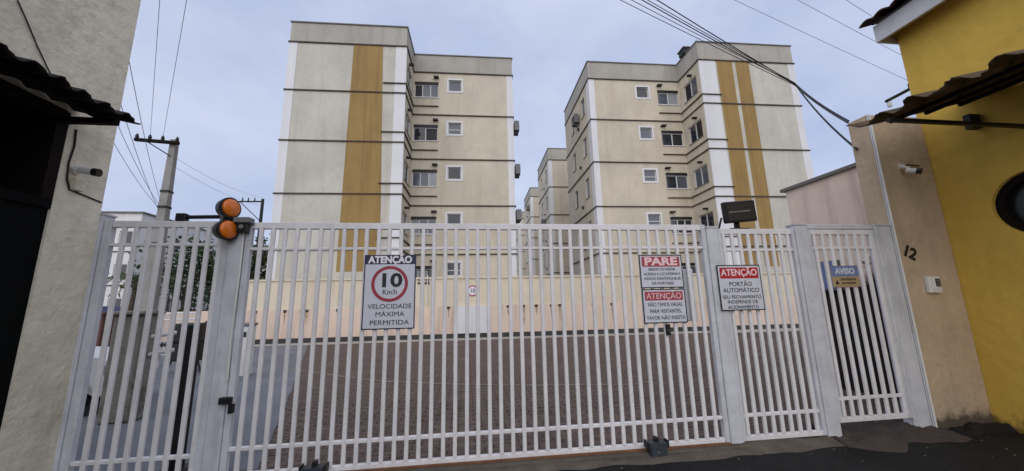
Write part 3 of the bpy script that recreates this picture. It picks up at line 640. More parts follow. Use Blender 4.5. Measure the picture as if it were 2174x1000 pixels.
main = gate('sliding_gate', 'wide white barred sliding gate across the driveway', -2.2, 2.78, 2.41, 2.14, .295, .095, [-1.716 + PIT * k for k in range(-3, 39)], .055)
gate('fixed_gate_panel', 'narrow white barred fixed panel beside the tall beige wall', -3.47, -2.345, 2.42, 2.185, .26, .06, [-3.295 + .1075 * k for k in range(9)], .07, 'fence')
gate('fixed_gate_panel', 'narrow white barred panel carrying the automatic gate sign', 2.93, 3.94, 2.365, 2.11, .30, .1, [3.005 + .1045 * k for k in range(9)], .045, 'fence')
gate('pedestrian_gate', 'white barred pedestrian gate beside the beige pillar', 4.11, 5.06, 2.36, 2.13, .41, .215, [4.2 + .1135 * k for k in range(8)], .05)
def post(label, x0, x1, z1, y0=GY - .02, y1=GY + .11, z0=.0):
    T = thing('gate_post', label, 'post', ((x0 + x1) / 2, GY, 0), 'gate posts')
    b = B_(); box(b, x0, x1, y0, y1, z0, z1, bev=.008); mk('shaft', b, 'gate_grey', T)
    b = B_(); box(b, x0 - .006, x1 + .006, y0 - .006, y1 + .006, z1 + .001, z1 + .018); mk('cap', b, 'gate_grey', T)
    return T
post('grey steel post under the orange lights between sliding gate and panel', -2.342, -2.203, 2.41)
post('thin grey steel post against the tall beige wall', -3.53, -3.472, 2.47)
post('grey steel post between sliding gate and the automatic gate sign', 2.783, 2.927, 2.37, z0=.02)
post('grey steel post between the panel and the pedestrian gate', 3.943, 4.107, 2.41)
post('grey steel post between pedestrian gate and beige pillar', 5.063, 5.29, 2.41, y0=GY - .01)
t = thing('gate_lintel', 'flat steel top beam over the pedestrian gate', 'beam', (4.58, GY, 2.4)); b = B_(); box(b, 4.108, 5.062, GY - .005, GY + .1, 2.365, 2.425, bev=.005); mk('beam', b, 'gate_grey', t)
t = thing('gate_catch', 'small black steel catch on the post of the sliding gate', 'catch', (-2.2, GY - .03, .72))
b = B_(); box(b, -2.235, -2.135, GY - .07, GY - .021, .7, .76, bev=.006); mk('plate', b, 'black_metal', t); b = B_(); box(b, -2.15, -2.11, GY - .06, GY - .025, .62, .698); mk('hook', b, 'black_metal', t)
# gate rollers
for px_, lab in ((1396, 'dark iron roller box at the gate foot nearest the automatic gate sign'), (668, 'dark iron roller box at the gate foot beneath the speed limit sign')):
    x = at_y(px_, 960, 3.79).x; T = thing('gate_roller', lab, 'roller', (x, 3.8, 0), 'gate rollers')
    b = B_(); w1, w2 = .075, .098; P = [(-w1, .002), (w1, .002), (w2, .15), (-w2, .15)]
    va = [b.verts.new((x + p_[0], 3.745, p_[1])) for p_ in P]; vb = [b.verts.new((x + p_[0], 3.845, p_[1])) for p_ in P]
    b.faces.new(va); b.faces.new(vb[::-1])
    for i in range(4): b.faces.new((va[i], va[(i + 1) % 4], vb[(i + 1) % 4], vb[i]))
    bmesh.ops.bevel(b, geom=b.edges[:], offset=.008, segments=2, affect='EDGES'); mk('housing', b, 'iron_box', T)
    b = B_(); box(b, x - .115, x - .099, 3.76, 3.84, .1, .165); mk('side_lug', b, 'black_metal', T); b = B_(); box(b, x + .099, x + .115, 3.76, 3.84, .1, .165); mk('side_lug', b, 'black_metal', T)
    b = B_(); disc(b, (x - .01, 3.7445, .07), (0, -1, 0), .009, .006, 10); mk('bolt', b, 'hub', T)
    b = B_(); box(b, x - .015, x + .02, 3.78, 3.84, .151, .19); mk('guide', b, 'black_metal', T)
# ------------------------------------------------------------------ signs on the gate (y just in front of the bars)
SY = 3.885
def sign_base(label, x0, x1, z0, z1, border='sign_black', face='sign_face'):
    T = thing('gate_sign', label, 'sign', ((x0 + x1) / 2, SY, z0))
    b = B_(); box(b, x0, x1, SY - .004, SY, z0, z1); mk('border', b, border, T)
    b = B_(); e = .012; box(b, x0 + e, x1 - e, SY - .0055, SY - .0041, z0 + e, z1 - e); mk('face', b, face, T)
    for xx in (x0 + .03, x1 - .03):
        for zz in (z0 + .006, z1 - .006): b = B_(); disc(b, (xx, SY - .004, zz), (0, -1, 0), .006, .006, 8); mk('rivet', b, 'sign_black', T)
    return T
def band(T, x0, x1, z0, z1, m): b = B_(); box(b, x0, x1, SY - .0065, SY - .0056, z0, z1); return mk('header_band', b, m, T)
TY = SY - .0078
# speed limit
x0, x1, z0, z1 = -1.035, -.52, 1.32, 2.07; cx = (x0 + x1) / 2
T = sign_base('white speed limit sign with red ring and navy header', x0, x1, z0, z1, 'sign_navy')
band(T, x0 + .004, x1 - .004, z1 - .098, z1 - .004, 'sign_navy'); text('lettering', 'ATENÇÃO', .098, (cx, TY, z1 - .054), 'sign_white', T, .0045, width=.44)
b = B_(); R1, R2 = .182, .15; cz = 1.772
ri = [[b.verts.new((cx + r * math.cos(2 * math.pi * k / 48), SY - yy, cz + r * math.sin(2 * math.pi * k / 48))) for r, yy in ((R1, .0056), (R1, .0068), (R2, .0068), (R2, .0056))] for k in range(48)]
for k in range(48):
    for i in range(4): b.faces.new((ri[k][i], ri[(k + 1) % 48][i], ri[(k + 1) % 48][(i + 1) % 4], ri[k][(i + 1) % 4]))
mk('ring', b, 'sign_maroon', T)
text('numeral', '10', .19, (cx + .005, TY, cz + .03), 'sign_black', T, .006, width=.2); text('lettering', 'Km/h', .075, (cx + .005, TY, cz - .085), 'sign_black', T, .002, width=.14)
text('lettering', 'VELOCIDADE', .066, (cx + .01, TY, 1.545), 'sign_black', T, .003, width=.43); text('lettering', 'MÁXIMA', .066, (cx + .012, TY, 1.468), 'sign_black', T, .003, width=.28); text('lettering', 'PERMITIDA', .066, (cx + .01, TY, 1.385), 'sign_black', T, .003, width=.38)
# PARE
x0, x1, z0, z1 = 1.92, 2.43, 1.682, 2.055; cx = (x0 + x1) / 2
T = sign_base('white sign with red PARE header above the visitors sign', x0, x1, z0, z1)
band(T, x0 + .03, x1 - .03, z1 - .135, z1 - .022, 'sign_red_faded'); text('lettering', 'PARE', .12, (cx, TY, z1 - .08), 'sign_pink', T, .005, width=.39)
for k, (s, w) in enumerate((('ABAIXE OS FARÓIS', .32), ('ACENDA A LUZ INTERNA E', .43), ('VIDROS IDENTIFIQUE-SE', .44), ('NA PORTARIA', .26))): text('lettering', s, .042, (cx + .003, TY, z1 - .165 - k * .052), 'sign_black', T, .002, width=w)
# visitors
x0, x1, z0, z1 = 1.922, 2.43, 1.3, 1.672; cx = (x0 + x1) / 2
T = sign_base('white sign with red header about visitor parking below the PARE sign', x0, x1, z0, z1)
band(T, x0 + .03, x1 - .03, z1 - .125, z1 - .028, 'sign_red_faded'); text('lettering', 'ATENÇÃO', .09, (cx, TY, z1 - .08), 'sign_pink', T, .004, width=.41)
for k, (s, w) in enumerate((('NÃO TEMOS VAGAS', .40), ('PARA VISITANTES,', .37), ('FAVOR NÃO INSISTA', .44))): text('lettering', s, .058, (cx + .005, TY, z1 - .172 - k * .071), 'sign_black', T, .003, width=w)
# automatic gate
x0, x1, z0, z1 = 2.838, 3.378, 1.415, 1.93; cx = (x0 + x1) / 2
SY_ = SY; SY = 3.868; TY = SY - .0078
T = sign_base('white sign with bright red header and black border about the automatic gate', x0, x1, z0, z1)
band(T, x0 + .03, x1 - .03, z1 - .155, z1 - .03, 'sign_red'); text('lettering', 'ATENÇÃO', .105, (cx, TY, z1 - .09), 'sign_pink', T, .003, width=.45)
for k, (s, h_, w, z) in enumerate((('PORTÃO', .068, .28, 1.71), ('AUTOMÁTICO', .068, .45, 1.64), ('SEU FECHAMENTO', .054, .48, 1.565), ('INDEPENDE DE', .054, .37, 1.51), ('ACIONAMENTO', .054, .38, 1.452))): text('lettering', s, h_, (cx, TY, z), 'sign_black', T, .003 if k < 2 else .0012, width=w)
SY = SY_; TY = SY - .0078
# AVISO
x0, x1, z0, z1 = 4.324, 4.695, 1.655, 1.912; cx = (x0 + x1) / 2
T = sign_base('small blue and tan AVISO notice on the pedestrian gate', x0, x1, z0, z1, 'sign_tan', 'sign_tan')
band(T, x0 + .004, x1 - .004, z1 - .13, z1 - .004, 'sign_blue'); text('lettering', 'AVISO', .095, (cx, TY, z1 - .07), 'sign_face', T, .004, width=.27)
text('lettering', 'IDENTIFIQUE-SE', .038, (cx + .03, TY, z1 - .165), 'sign_black', T, .0015, width=.21); text('lettering', 'NA PORTARIA', .038, (cx + .03, TY, z1 - .21), 'sign_black', T, .0015, width=.18)
b = B_(); b.faces.new([b.verts.new(q) for q in ((x0 + .03, TY, z1 - .222), (x0 + .085, TY, z1 - .222), (x0 + .0575, TY, z1 - .172))]); mk('warning_triangle', b, 'sign_black', T)
# grey box behind the bars next to the PARE sign
t = thing('gate_box', 'tall narrow grey metal box behind the bars beside the PARE sign', 'box', (2.52, 4.0, 1.25))
b = B_(); box(b, 2.47, 2.6, 3.952, 4.03, 1.31, 1.9, bev=.008); mk('case', b, 'gate_grey', t); b = B_(); box(b, 2.48, 2.59, 3.948, 3.9515, 1.36, 1.85); mk('door', b, 'gate_grey', t)
t = thing('gate_lock', 'black gate lock below the visitors sign', 'lock', (2.19, 3.89, 1.2)); b = B_(); box(b, 2.165, 2.215, 3.87, 3.9, 1.17, 1.29, bev=.006); mk('case', b, 'black_metal', t); b = B_(); disc(b, (2.19, 3.87, 1.22), (0, -1, 0), .015, .01, 12); mk('keyhole', b, 'iron_box', t)
# ------------------------------------------------------------------ flood light on the gate
t = thing('flood_light', 'black rectangular flood light on top of the white gate', 'light', (3.24, GY, 2.38))
f = lambda s, d, z: Vector((3.24, 3.89, 2.568)) + Matrix.Rotation(math.radians(-5), 3, 'Y') @ Matrix.Rotation(math.radians(3), 3, 'X') @ Vector((s, d, z))
b = B_(); box(b, -.205, .205, -.03, .04, -.125, .13, f, .012); mk('housing', b, 'black_plastic', t)
b = B_(); box(b, -.18, .18, -.034, -.0305, -.1, .105, f); mk('glass', b, 'pane_dark', t)
b = B_(); box(b, -.16, .12, -.037, -.0345, -.005, .008, f); mk('tube_strip', b, 'ac_grille', t)
b = B_(); box(b, -.12, .12, .0, .03, 2.366, 2.375, lambda x, y, z: Vector((3.24 + x, GY + y, z))); box(b, -.03, .03, .005, .03, 2.376, 2.5, lambda x, y, z: Vector((3.24 + x, GY + .04 + y, z))); mk('bracket', b, 'black_metal', t)
b = B_(); tube(b, [(3.03, 3.93, 2.5), (2.965, 3.95, 2.3), (2.965, 3.955, 1.9), (2.98, 3.96, 1.3), (2.975, 3.96, .85)], .012, 6); mk('cable', b, 'cable', t)
# ------------------------------------------------------------------ orange warning lights
t = thing('warning_light', 'twin round orange warning lights stacked on the gate post', 'light', (-2.31, 3.78, 2.3))
nn = Vector((.93, -.36, 0)).normalized()
for zc in (2.525, 2.308):
    c = Vector((-2.325, 3.79, zc))
    b = B_(); disc(b, c - nn * .05, nn, .085, .07, 28, .105); disc(b, c + nn * .0201, nn, .105, .02, 28); mk('hood', b, 'black_plastic', t)
    b = B_(); tube(b, [c + nn * q for q in (.041, .055, .066, .072)], [.09, .082, .055, .01], 28); mk('lens', b, 'orange_lens', t, smooth=True)
b = B_(); box(b, -2.365, -2.285, 3.79, 3.86, 2.36, 2.47, bev=.008); mk('junction', b, 'black_plastic', t)
b = B_(); tube(b, [(-2.325, 3.84, 2.25), (-2.325, 3.84, 2.6)], .014, 8); mk('stem', b, 'black_metal', t)
t = thing('siren_box', 'small black box with lens beside the orange warning lights', 'box', (-2.2, 3.85, 2.3)); b = B_(); box(b, -2.235, -2.15, 3.8, 3.875, 2.29, 2.385, bev=.006); mk('case', b, 'black_plastic', t); b = B_(); disc(b, (-2.19, 3.8, 2.345), (0, -1, 0), .022, .008, 14); mk('lens', b, 'ac_grille', t)
b = B_(); box(b, -2.27, -2.12, 3.79, 3.89, 2.386, 2.44, bev=.005); mk('cover', b, 'ac_grille', t)
t = thing('gate_opener', 'black steel opener bar lying along the top of the barred panel', 'opener', (-2.6, GY, 2.42))
b = B_(); tube(b, [(-2.8, GY + .03, 2.465), (-2.36, GY + .03, 2.475)], .02, 8); mk('bar', b, 'black_metal', t)
b = B_(); box(b, -2.86, -2.77, GY - .01, GY + .06, 2.421, 2.5, bev=.008); mk('bracket', b, 'black_metal', t)
b = B_(); box(b, -2.46, -2.39, GY - .0, GY + .05, 2.421, 2.56, bev=.006); mk('motor', b, 'ac_grille', t)
t = thing('white_cable', 'white cable running down the gate post below the orange lights', 'cable', (-2.2, 3.87, 1.2)); b = B_(); tube(b, [(-2.205, 3.872, 2.36), (-2.2, 3.872, 1.9), (-2.212, 3.872, 1.3), (-2.2, 3.872, .9)], .009, 6); mk('lead', b, 'white_plastic', t)
# ------------------------------------------------------------------ things behind the gate on the left
t = thing('black_post', 'black steel post just behind the narrow barred panel', 'post', (-2.85, 4.35, 0))
b = B_(); box(b, -2.9, -2.8, 4.3, 4.4, .002, 1.4, bev=.008); mk('shaft', b, 'black_metal', t)
b = B_(); box(b, -2.97, -2.73, 4.24, 4.46, .0045, .02); mk('foot_plate', b, 'black_metal', t)
t = thing('black_cart', 'black boxy cart on thin splayed legs on the grey drive', 'cart', (-7.0, 10.7, 0))
b = B_(); box(b, -7.4, -6.68, 10.45, 11.0, .75, 1.22, bev=.03); mk('hood', b, 'black_plastic', t)
b = B_(); box(b, -7.34, -6.66, 10.47, 10.98, .3, .749, bev=.02); mk('body', b, 'black_metal', t)
b = B_(); box(b, -7.75, -7.41, 10.5, 10.95, .68, .73); mk('side_shelf', b, 'black_metal', t)
for dx, dy, ex in ((-7.3, 10.5, -.12), (-6.7, 10.5, .1), (-7.3, 10.95, -.12), (-6.7, 10.95, .1)): b = B_(); tube(b, [(dx, dy, .31), (dx + ex, dy, .005)], .022, 8); mk('leg', b, 'black_metal', t)
b = B_(); tube(b, [(-6.9, 10.9, 1.2), (-6.62, 11.1, 1.5), (-6.3, 11.2, 1.62)], .03, 8); mk('handle', b, 'black_metal', t)
t = thing('barrier_cabinet', 'white barrier cabinet standing at the edge of the grey drive', 'cabinet', (-5.2, 9.6, 0))
b = B_(); box(b, -5.45, -5.12, 9.6, 9.95, .0045, 1.15, bev=.02); mk('case', b, 'white_plastic', t); b = B_(); box(b, -5.47, -5.1, 9.58, 9.97, 1.151, 1.22, bev=.015); mk('lid', b, 'ac_grille', t); b = B_(); box(b, -5.42, -5.15, 9.592, 9.599, .9, 1.02); mk('label_plate', b, 'dark_grey', t)
t = thing('low_wall', 'weathered concrete stub wall on the grey drive', 'wall', (-5.0, 6.3, 0))
b = B_(); box(b, -5.14, -4.72, 6.15, 6.45, .0, 1.5, bev=.03); mk('block', b, 'low_concrete', t)
b = B_(); box(b, -5.18, -4.68, 6.1, 6.5, 1.501, 1.56, bev=.015); mk('cap', b, 'low_concrete', t)
for z in (1.16, .9): b = B_(); tube(b, [(-4.78, 6.3, z), (-4.5, 6.5, z + .05)], .03, 8); mk('pipe_stub', b, 'white_plastic', t)
t = thing('red_shed', 'low dull red shed with blue sheet roof behind the white car', 'shed', (-10.2, 10.5, 0))
b = B_(); box(b, -13.0, -8.9, 10.4, 11.4, .0, 1.5); mk('wall', b, 'dull_red', t); b = B_(); box(b, -13.1, -9.3, 10.3, 11.5, 1.55, 1.7); mk('roof', b, 'blue_sheet', t); b = B_(); box(b, -13.05, -8.85, 10.35, 11.45, 1.501, 1.549); mk('eave', b, 'dull_red', t)
# white car, its flank towards the gate
t = thing('parked_car', 'white hatchback car parked behind the weathered stub wall', 'car', (-5.35, 6.7, 0))
X0 = -9.33; CYN, CYF = 6.7, 8.25
def prof_body(b, pts, y0, y1, inset=0.):
    a = [b.verts.new((X0 + p[0], y0, p[1])) for p in pts]; c = [b.verts.new((X0 + p[0], y1, p[1])) for p in pts]
    b.faces.new(a); b.faces.new(c[::-1])
    for i in range(len(pts)): b.faces.new((a[i], a[(i + 1) % len(pts)], c[(i + 1) % len(pts)], c[i]))
def arch(cx_, r, n=10): return [(cx_ - r * math.cos(math.pi * k / n), .3 + r * math.sin(math.pi * k / n)) for k in range(n + 1)]
low = [(0.05, .28)] + arch(.75, .36) + arch(3.34, .36) + [(3.92, .28), (3.98, .5), (3.95, .72), (3.7, .86), (2.95, .95), (.1, .97), (0, .8)]
b = B_(); prof_body(b, low, CYN, CYF); bmesh.ops.triangulate(b, faces=[f_ for f_ in b.faces if len(f_.verts) > 4]); mk('body', b, 'car_paint', t)
b = B_(); prof_body(b, [(.12, .972), (2.92, .952), (2.15, 1.44), (.5, 1.46)], CYN + .1, CYF - .1); mk('cabin', b, 'car_paint', t)
for pts in ([(.35, 1.0), (1.3, 1.0), (1.3, 1.38), (.55, 1.38)], [(1.38, 1.0), (2.62, .99), (2.08, 1.37), (1.38, 1.38)]): b = B_(); prof_body(b, pts, CYN + .094, CYN + .0995); mk('side_window', b, 'pane_dark', t)
b = B_(); v4 = [b.verts.new(q) for q in ((X0 + 2.925, CYN + .16, .965), (X0 + 2.925, CYF - .16, .965), (X0 + 2.18, CYF - .16, 1.435), (X0 + 2.18, CYN + .16, 1.435))]; b.faces.new(v4); mk('windscreen', b, 'pane_dark', t)
for wx in (.75, 3.34):
    for yy in (CYN + .02, CYF - .22):
        b = B_(); tube(b, [(X0 + wx, yy, .3), (X0 + wx, yy + .2, .3)], .295, 24); wo = mk('wheel', b, 'tyre', t)
        b = B_(); disc(b, (X0 + wx, yy - .001 if yy < 7.5 else yy + .201, .3), (0, -1 if yy < 7.5 else 1, 0), .18, .012, 20, .15); mk('rim', b, 'hub', wo)
b = B_(); box(b, X0 + 3.72, X0 + 3.965, CYN - .004, CYN + .25, .6, .74); mk('headlight', b, 'pane_pale', t); b = B_(); box(b, X0 + 3.72, X0 + 3.965, CYF - .25, CYF + .004, .6, .74); mk('headlight', b, 'pane_pale', t)
b = B_(); box(b, X0 + 2.3, X0 + 2.5, CYN - .14, CYN - .001, .98, 1.1, bev=.03); mk('mirror', b, 'car_paint', t)
for xx in (1.2, 2.1): b = B_(); box(b, X0 + xx, X0 + xx + .18, CYN - .02, CYN - .001, .83, .86); mk('door_handle', b, 'black_plastic', t)
t.rotation_euler.z = math.radians(20)
# white picket fence and black railing
def fence(name, label, a, c, z0, z1, n, m, r=.016, rails=(.05, .93), cat='fence'):
    a = Vector(a); c = Vector(c); T = thing(name, label, cat, (*((a + c) / 2).xy, z0)); d = (c - a)
    for q in rails: b = B_(); p1, p2 = a + Vector((0, 0, z0 + (z1 - z0) * q)), c + Vector((0, 0, z0 + (z1 - z0) * q)); tube(b, [p1, p2], r * 1.5, 6); mk('rail', b, m, T)
    for k in range(n + 1):
        b = B_(); p = a + d * (k / n); tube(b, [p + Vector((0, 0, z0)), p + Vector((0, 0, z1))], r * (1.8 if k in (0, n) else 1), 6); mk('post' if k in (0, n) else 'bar', b, m, T)
fence('white_fence', 'low white barred fence at the end of the grey drive', (-12.6, 14.3, 0), (-9.3, 14.2, 0), .005, 1.48, 26, 'white_trim', rails=(.06, .5, .84, .98))
fence('black_railing', 'black railing on top of the pink wall end beside the trees', uv(-11.3, -.8, 0), uv(-6.8, -.8, 0), 1.5, 2.55, 34, 'black_metal', rails=(.03, .97))
# ------------------------------------------------------------------ trees
def leaves(b, pts, size, rnd, flat=.5):
    for p in pts:
        d = Vector((rnd.uniform(-1, 1), rnd.uniform(-1, 1), rnd.uniform(-.6, .8))).normalized(); s = d.orthogonal().normalized(); s = (Matrix.Rotation(rnd.uniform(0, 6.28), 3, d) @ s); l_ = size * rnd.uniform(.6, 1.3); w = l_ * .35
        q = [p, p + d * l_ * .5 + s * w, p + d * l_, p + d * l_ * .5 - s * w]; b.faces.new([b.verts.new(v) for v in q])
def tree(label, base, h, rad, seed, m='foliage', n=2600, leaf=.2):
    rnd = random.Random(seed); base = Vector(base); T = thing('tree', label, 'tree', base, 'trees beyond the white fence')
    b = B_(); tips = []
    tube(b, [base, base + Vector((.1, 0, h * .3)), base + Vector((.0, .1, h * .6))], [.16, .12, .07], 8)
    for k in range(9):
        a = rnd.uniform(0, 6.28); z = h * rnd.uniform(.2, .5); e = base + Vector((math.cos(a) * rad * rnd.uniform(.4, .8), math.sin(a) * rad * rnd.uniform(.4, .8), h * rnd.uniform(.45, .9)))
        tube(b, [base + Vector((0, 0, z)), (base + Vector((0, 0, z))).lerp(e, .5) + Vector((0, 0, .15)), e], [.06, .04, .015], 6); tips.append(e)
    mk('trunk', b, 'bark', T)
    b = B_(); cl = tips + [base + Vector((rnd.gauss(0, rad * .45), rnd.gauss(0, rad * .45), h * rnd.uniform(.3, .95))) for _ in range(16)]
    pts = []
    for _ in range(n):
        c = rnd.choice(cl); r = rad * .3; pts.append(c + Vector((rnd.gauss(0, r), rnd.gauss(0, r), rnd.gauss(0, r * .8))))
    leaves(b, pts, leaf, rnd); mk('crown', b, m, T)
tree('dense dark green tree between the white fence and the pale house', (-13.4, 19.5, 1.0), 3.6, 1.7, 11)
tree('dark bushy tree behind the black railing', (-11.4, 20.5, 1.4), 3.4, 1.5, 12)
# palm with pale drooping fronds
rnd = random.Random(4); base = Vector((-15.2, 19.0, .6)); T = thing('palm_tree', 'palm with drooping pale fronds beside the dark tree', 'tree', base)
b = B_(); tube(b, [base, base + Vector((.05, 0, 1.2)), base + Vector((.1, 0, 2.4))], [.16, .13, .12], 10); mk('trunk', b, 'bark', T)
for k in range(15):
    a = k * 2.4; b = B_(); L_ = rnd.uniform(1.5, 2.2); d = Vector((math.cos(a), math.sin(a), 0)); s = Vector((-math.sin(a), math.cos(a), 0)); p0 = base + Vector((.1, 0, 2.4)); sp = [p0 + d * (L_ * t_) + Vector((0, 0, 1.1 * t_ - 1.9 * t_ * t_ + rnd.uniform(0, .05))) for t_ in [i / 14 for i in range(15)]]
    for i in range(1, 14):
        for sg in (1, -1):
            l_ = .5 * math.sin(math.pi * (i + 1) / 16) + .1; q0 = sp[i]; q1 = q0 + s * sg * l_ + d * .15 + Vector((0, 0, -.18)); b.faces.new([b.verts.new(v) for v in (q0, q0 + d * .05, q1)])
    tube(b, sp, [.02] * 15, 4); mk('frond', b, 'foliage_pale', T)
# ------------------------------------------------------------------ far buildings on the left
def far_block(label, x0, x1, Y, D, z0, z1, m, rows, cols, ww=.8, wh=1.1, first=2.2, storey=2.8, roof='coping', gable=0.):
    T = thing('far_building', label, 'building', ((x0 + x1) / 2, Y, z0))
    hs = []
    for r in range(rows):
        for c in range(cols):
            xc = x0 + (x1 - x0) * (c + .5) / cols; zc = z1 - first - r * storey
            if zc - wh > z0: hs.append((xc - ww / 2, xc + ww / 2, zc - wh / 2, zc + wh / 2))
    b = B_(); fn = lambda s, d, z: Vector((s, Y + d, z)); panel(b, fn, x0, x1, z0, z1, hs, .2)
    fe = lambda s, d, z: Vector((x1 - d, s, z)); hs2 = [(Y + D * .3, Y + D * .3 + ww, h[2], h[3]) for h in hs[::cols]] if hs else []
    panel(b, fe, Y, Y + D, z0, z1, hs2, .2)
    b.faces.new([b.verts.new(q) for q in ((x0, Y, z1), (x1, Y, z1), (x1, Y + D, z1), (x0, Y + D, z1))]); mk('wall', b, m, T)
    for fn_, hh in ((fn, hs), (fe, hs2)):
        for h in hh:
            b = B_(); t_ = .06; fbox(b, fn_, h[0], h[0] + t_, .06, .12, h[2], h[3]); fbox(b, fn_, h[1] - t_, h[1], .06, .12, h[2], h[3]); fbox(b, fn_, h[0] + t_, h[1] - t_, .06, .12, h[2], h[2] + t_); fbox(b, fn_, h[0] + t_, h[1] - t_, .06, .12, h[3] - t_, h[3]); w_ = mk('window', b, 'aluminium', T)
            b = B_(); fbox(b, fn_, h[0] + .03, h[1] - .03, .1, .13, h[2] + .03, h[3] - .03); mk('pane', b, random.choice(['pane_dark', 'pane_grey', 'pane_dark']), w_)
    b = B_(); box(b, x0 - .15, x1 + .15, Y - .15, Y + D, z1 + .001, z1 + .12)
    mk('roof', b, roof, T)
    for r in range(1, rows): b = B_(); zc = z1 - r * storey - .55; box(b, x0 - .04, x1 + .04, Y - .05, Y + .02, zc, zc + .09); mk('ledge', b, 'ledge', T)
    return T
p = at_y(195, 452, 34); q = at_y(300, 470, 34)
far_block('white apartment block with dark windows beyond the narrow barred panel', p.x - 6, q.x, 34, 12, 0, p.z, 'far_white', 4, 5, 1.0, 1.3)
p = at_y(372, 470, 48)
far_block('taller pale apartment block beside the concrete utility pole', at_y(318, 500, 48).x, at_y(398, 500, 48).x, 48, 12, 0, at_y(350, 492, 48).z, 'far_white', 4, 3, 1.1, 1.3)
far_block('small pale yellow house above the trees', at_y(402, 520, 52).x, at_y(428, 520, 52).x, 52, 8, 0, at_y(410, 518, 52).z, 'far_yellow', 3, 2, .9, 1.1, roof='roof_tile')
far_block('pinkish house with square window above the trees', at_y(429, 520, 50).x, at_y(478, 520, 50).x, 50, 9, 0, at_y(450, 520, 50).z, 'far_pink', 3, 3, 1.0, 1.2, roof='roof_tile')
far_block('white house block tucked beside the single striped apartment block', at_y(500, 520, 40).x, at_y(600, 520, 40).x, 40, 9, 0, at_y(540, 524, 40).z, 'far_white', 3, 3, .9, 1.2)
# ------------------------------------------------------------------ utility poles and wires
def pole_at(px_, py_, z): p = at_z(px_, py_, z); return p
P = at_z(371, 300, 9.0)
t = thing('utility_pole', 'tapered concrete utility pole with timber crossarm', 'pole', (P.x, P.y, -.25))
b = B_()
def taper(bm, x, y, z0, z1, w0, w1): 
    q0 = [bm.verts.new((x + sx * w0, y + sy * w0 * .8, z0)) for sx, sy in ((-1, -1), (1, -1), (1, 1), (-1, 1))]; q1 = [bm.verts.new((x + sx * w1, y + sy * w1 * .8, z1)) for sx, sy in ((-1, -1), (1, -1), (1, 1), (-1, 1))]
    bm.faces.new(q0); bm.faces.new(q1)
    for i in range(4): bm.faces.new((q0[i], q0[(i + 1) % 4], q1[(i + 1) % 4], q1[i]))
taper(b, P.x, P.y, -.25, 9.05, .24, .12); mk('shaft', b, 'pole_concrete', t)
A1 = at_y(286, 296, P.y - .2); A2 = at_y(380, 304, P.y - .2)
b = B_(); f = lambda s, d, z: A1.lerp(A2, s) + Vector((0, d, z)); box(b, 0, 1, -.06, .06, -.07, .07, f, .01); ca = mk('crossarm', b, 'dark_wood', t)
ins = []
for s in (.04, .33, .62, .95):
    q = A1.lerp(A2, s); b = B_(); tube(b, [q + Vector((0, 0, .07)), q + Vector((0, 0, .16)), q + Vector((0, 0, .28))], [.05, .07, .03], 10); mk('insulator', b, 'black_plastic', ca); ins.append(q + Vector((0, 0, .28)))
b = B_(); tube(b, [A1.lerp(A2, .3) + Vector((0, .0, -.07)), Vector((P.x, P.y - .12, P.z - .75))], .025, 6); mk('brace', b, 'black_metal', t)
for z in (4.3, 5.9, 6.6): w_ = .25 - .0135 * z; b = B_(); box(b, P.x - w_, P.x + w_, P.y - w_, P.y + w_, z, z + .09); mk('clamp', b, 'black_metal', t)
def wire(label, a, c, drop, r, m='cable', cat='wire', group='overhead wires', ext=1.):
    c = Vector(a) + (Vector(c) - Vector(a)) * ext; drop *= ext
    b = B_(); tube(b, sag(a, c, drop), r, 6); return mk('overhead_wire', b, m, origin=Vector(a), label=label, cat=cat, group=group)
W1 = 'thin wire rising from the utility pole crossarm into the sky'
wire('thin wire rising from the crossarm insulator furthest from the pole shaft', ins[1], at_z(343, -40, 9.2), 0.05, .007, 'thin_wire', ext=3); wire('thin wire rising from the crossarm insulator nearer the pole shaft', ins[2], at_z(403, -40, 9.2), 0.05, .007, 'thin_wire', ext=3)
W2 = 'thin wire drooping past the tall beige wall to the utility pole'
for a, c in (((262, 195), (338, 450)), ((250, 235), (336, 440)), ((246, 290), (332, 445)), ((285, 120), (330, 430))):
    e = Vector((P.x, P.y - .25, at_y(c[0], c[1], P.y).z)); wire(W2, e, at_z(a[0] - 4, a[1] - 20, e.z + .8), .22, .007, 'thin_wire', ext=1.7)
W3 = 'faint wire running on from the utility pole behind the apartments'
wire('faint wire, upper of two running on from the utility pole', Vector((P.x, P.y, 8.3)), at_y(560, 420, 30), .3, .007, 'thin_wire'); wire('faint wire, lower of two running on from the utility pole', Vector((P.x, P.y, 7.9)), at_y(560, 438, 30), .3, .007, 'thin_wire')
P2 = at_z(558, 424, 9.2)
t = thing('utility_pole', 'slim dark utility pole with one sided bracket beside the single striped block', 'pole', (P2.x, P2.y, 0))
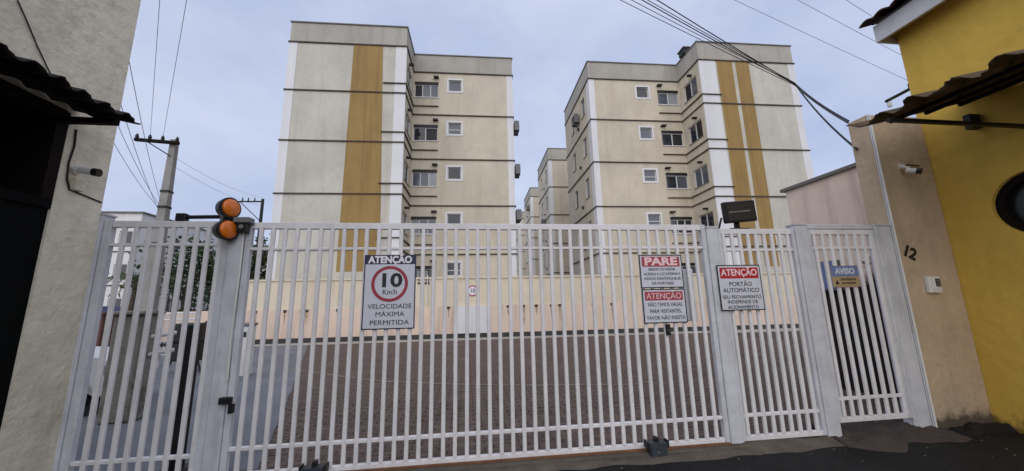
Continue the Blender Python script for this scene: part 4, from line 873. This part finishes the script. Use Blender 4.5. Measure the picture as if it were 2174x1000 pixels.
b = B_(); tube(b, [(P2.x, P2.y, -.1), (P2.x, P2.y, 9.25)], [.14, .1], 10); mk('shaft', b, 'black_metal', t)
A3 = at_y(496, 428, P2.y); b = B_(); tube(b, [A3, (P2.x, P2.y, A3.z + .03)], .055, 8); mk('crossarm', b, 'black_metal', t)
b = B_(); tube(b, [A3.lerp(P2, .2), (P2.x, P2.y, 7.6)], .03, 6); mk('brace', b, 'black_metal', t)
for s in (.3, .5, .72): q = A3.lerp(Vector((P2.x, P2.y, A3.z)), s); b = B_(); tube(b, [q, q + Vector((0, 0, .3))], [.06, .03], 8); mk('insulator', b, 'black_plastic', t)
# bundle over the right-hand block down to the pillar
K = Vector((6.3, 7.4, 0)); K = at_z(1688, 178, 6.6); PT = Vector((5.25, 4.1, 3.95))
W4 = 'black cable of the bundle crossing above the two striped block'
for k, (px_, r) in enumerate(((1318, .008), (1340, .008), (1368, .012), (1378, .009), (1404, .013))):
    far = at_z(px_ - 60, -38, 8.6 + k * .1); far = K + (far - K) * 1.9; b = B_()
    mid = K + Vector((random.uniform(-.03, .03), 0, random.uniform(-.04, .04))); end = PT + Vector((.03 * k, .02 * k, .02 * k - .04))
    pts = sag(far, mid, .08, 16)[:-1] + sag(mid, end, .06, 6); tube(b, pts, r, 6); mk('overhead_wire', b, 'cable', origin=end, label=W4, cat='wire', group='overhead wires')
b = B_(); tube(b, sag(K, Vector((5.25, 4.05, 3.5)), .12, 10), .014, 6); mk('overhead_wire', b, 'cable', origin=K, label='thick black cable hooking from the bundle down to the beige pillar', cat='wire', group='overhead wires')
W5 = 'faint wire crossing the sky towards the yellow house'
for a, c, W5 in (((1540, -10), (1925, 168), 'faint wire passing just above the black iron arm'), ((1680, -10), (1922, 122), 'faint wire meeting the yellow house midway below its fascia'), ((1790, -10), (1900, 70), 'faint wire meeting the yellow house right under its roof corner')):
    q = at_y(c[0] + 40, c[1] + 20, 9.0); wire(W5, q, at_z(a[0] - 30, a[1] - 20, 10.5), .05, .006, 'thin_wire', ext=2.2)
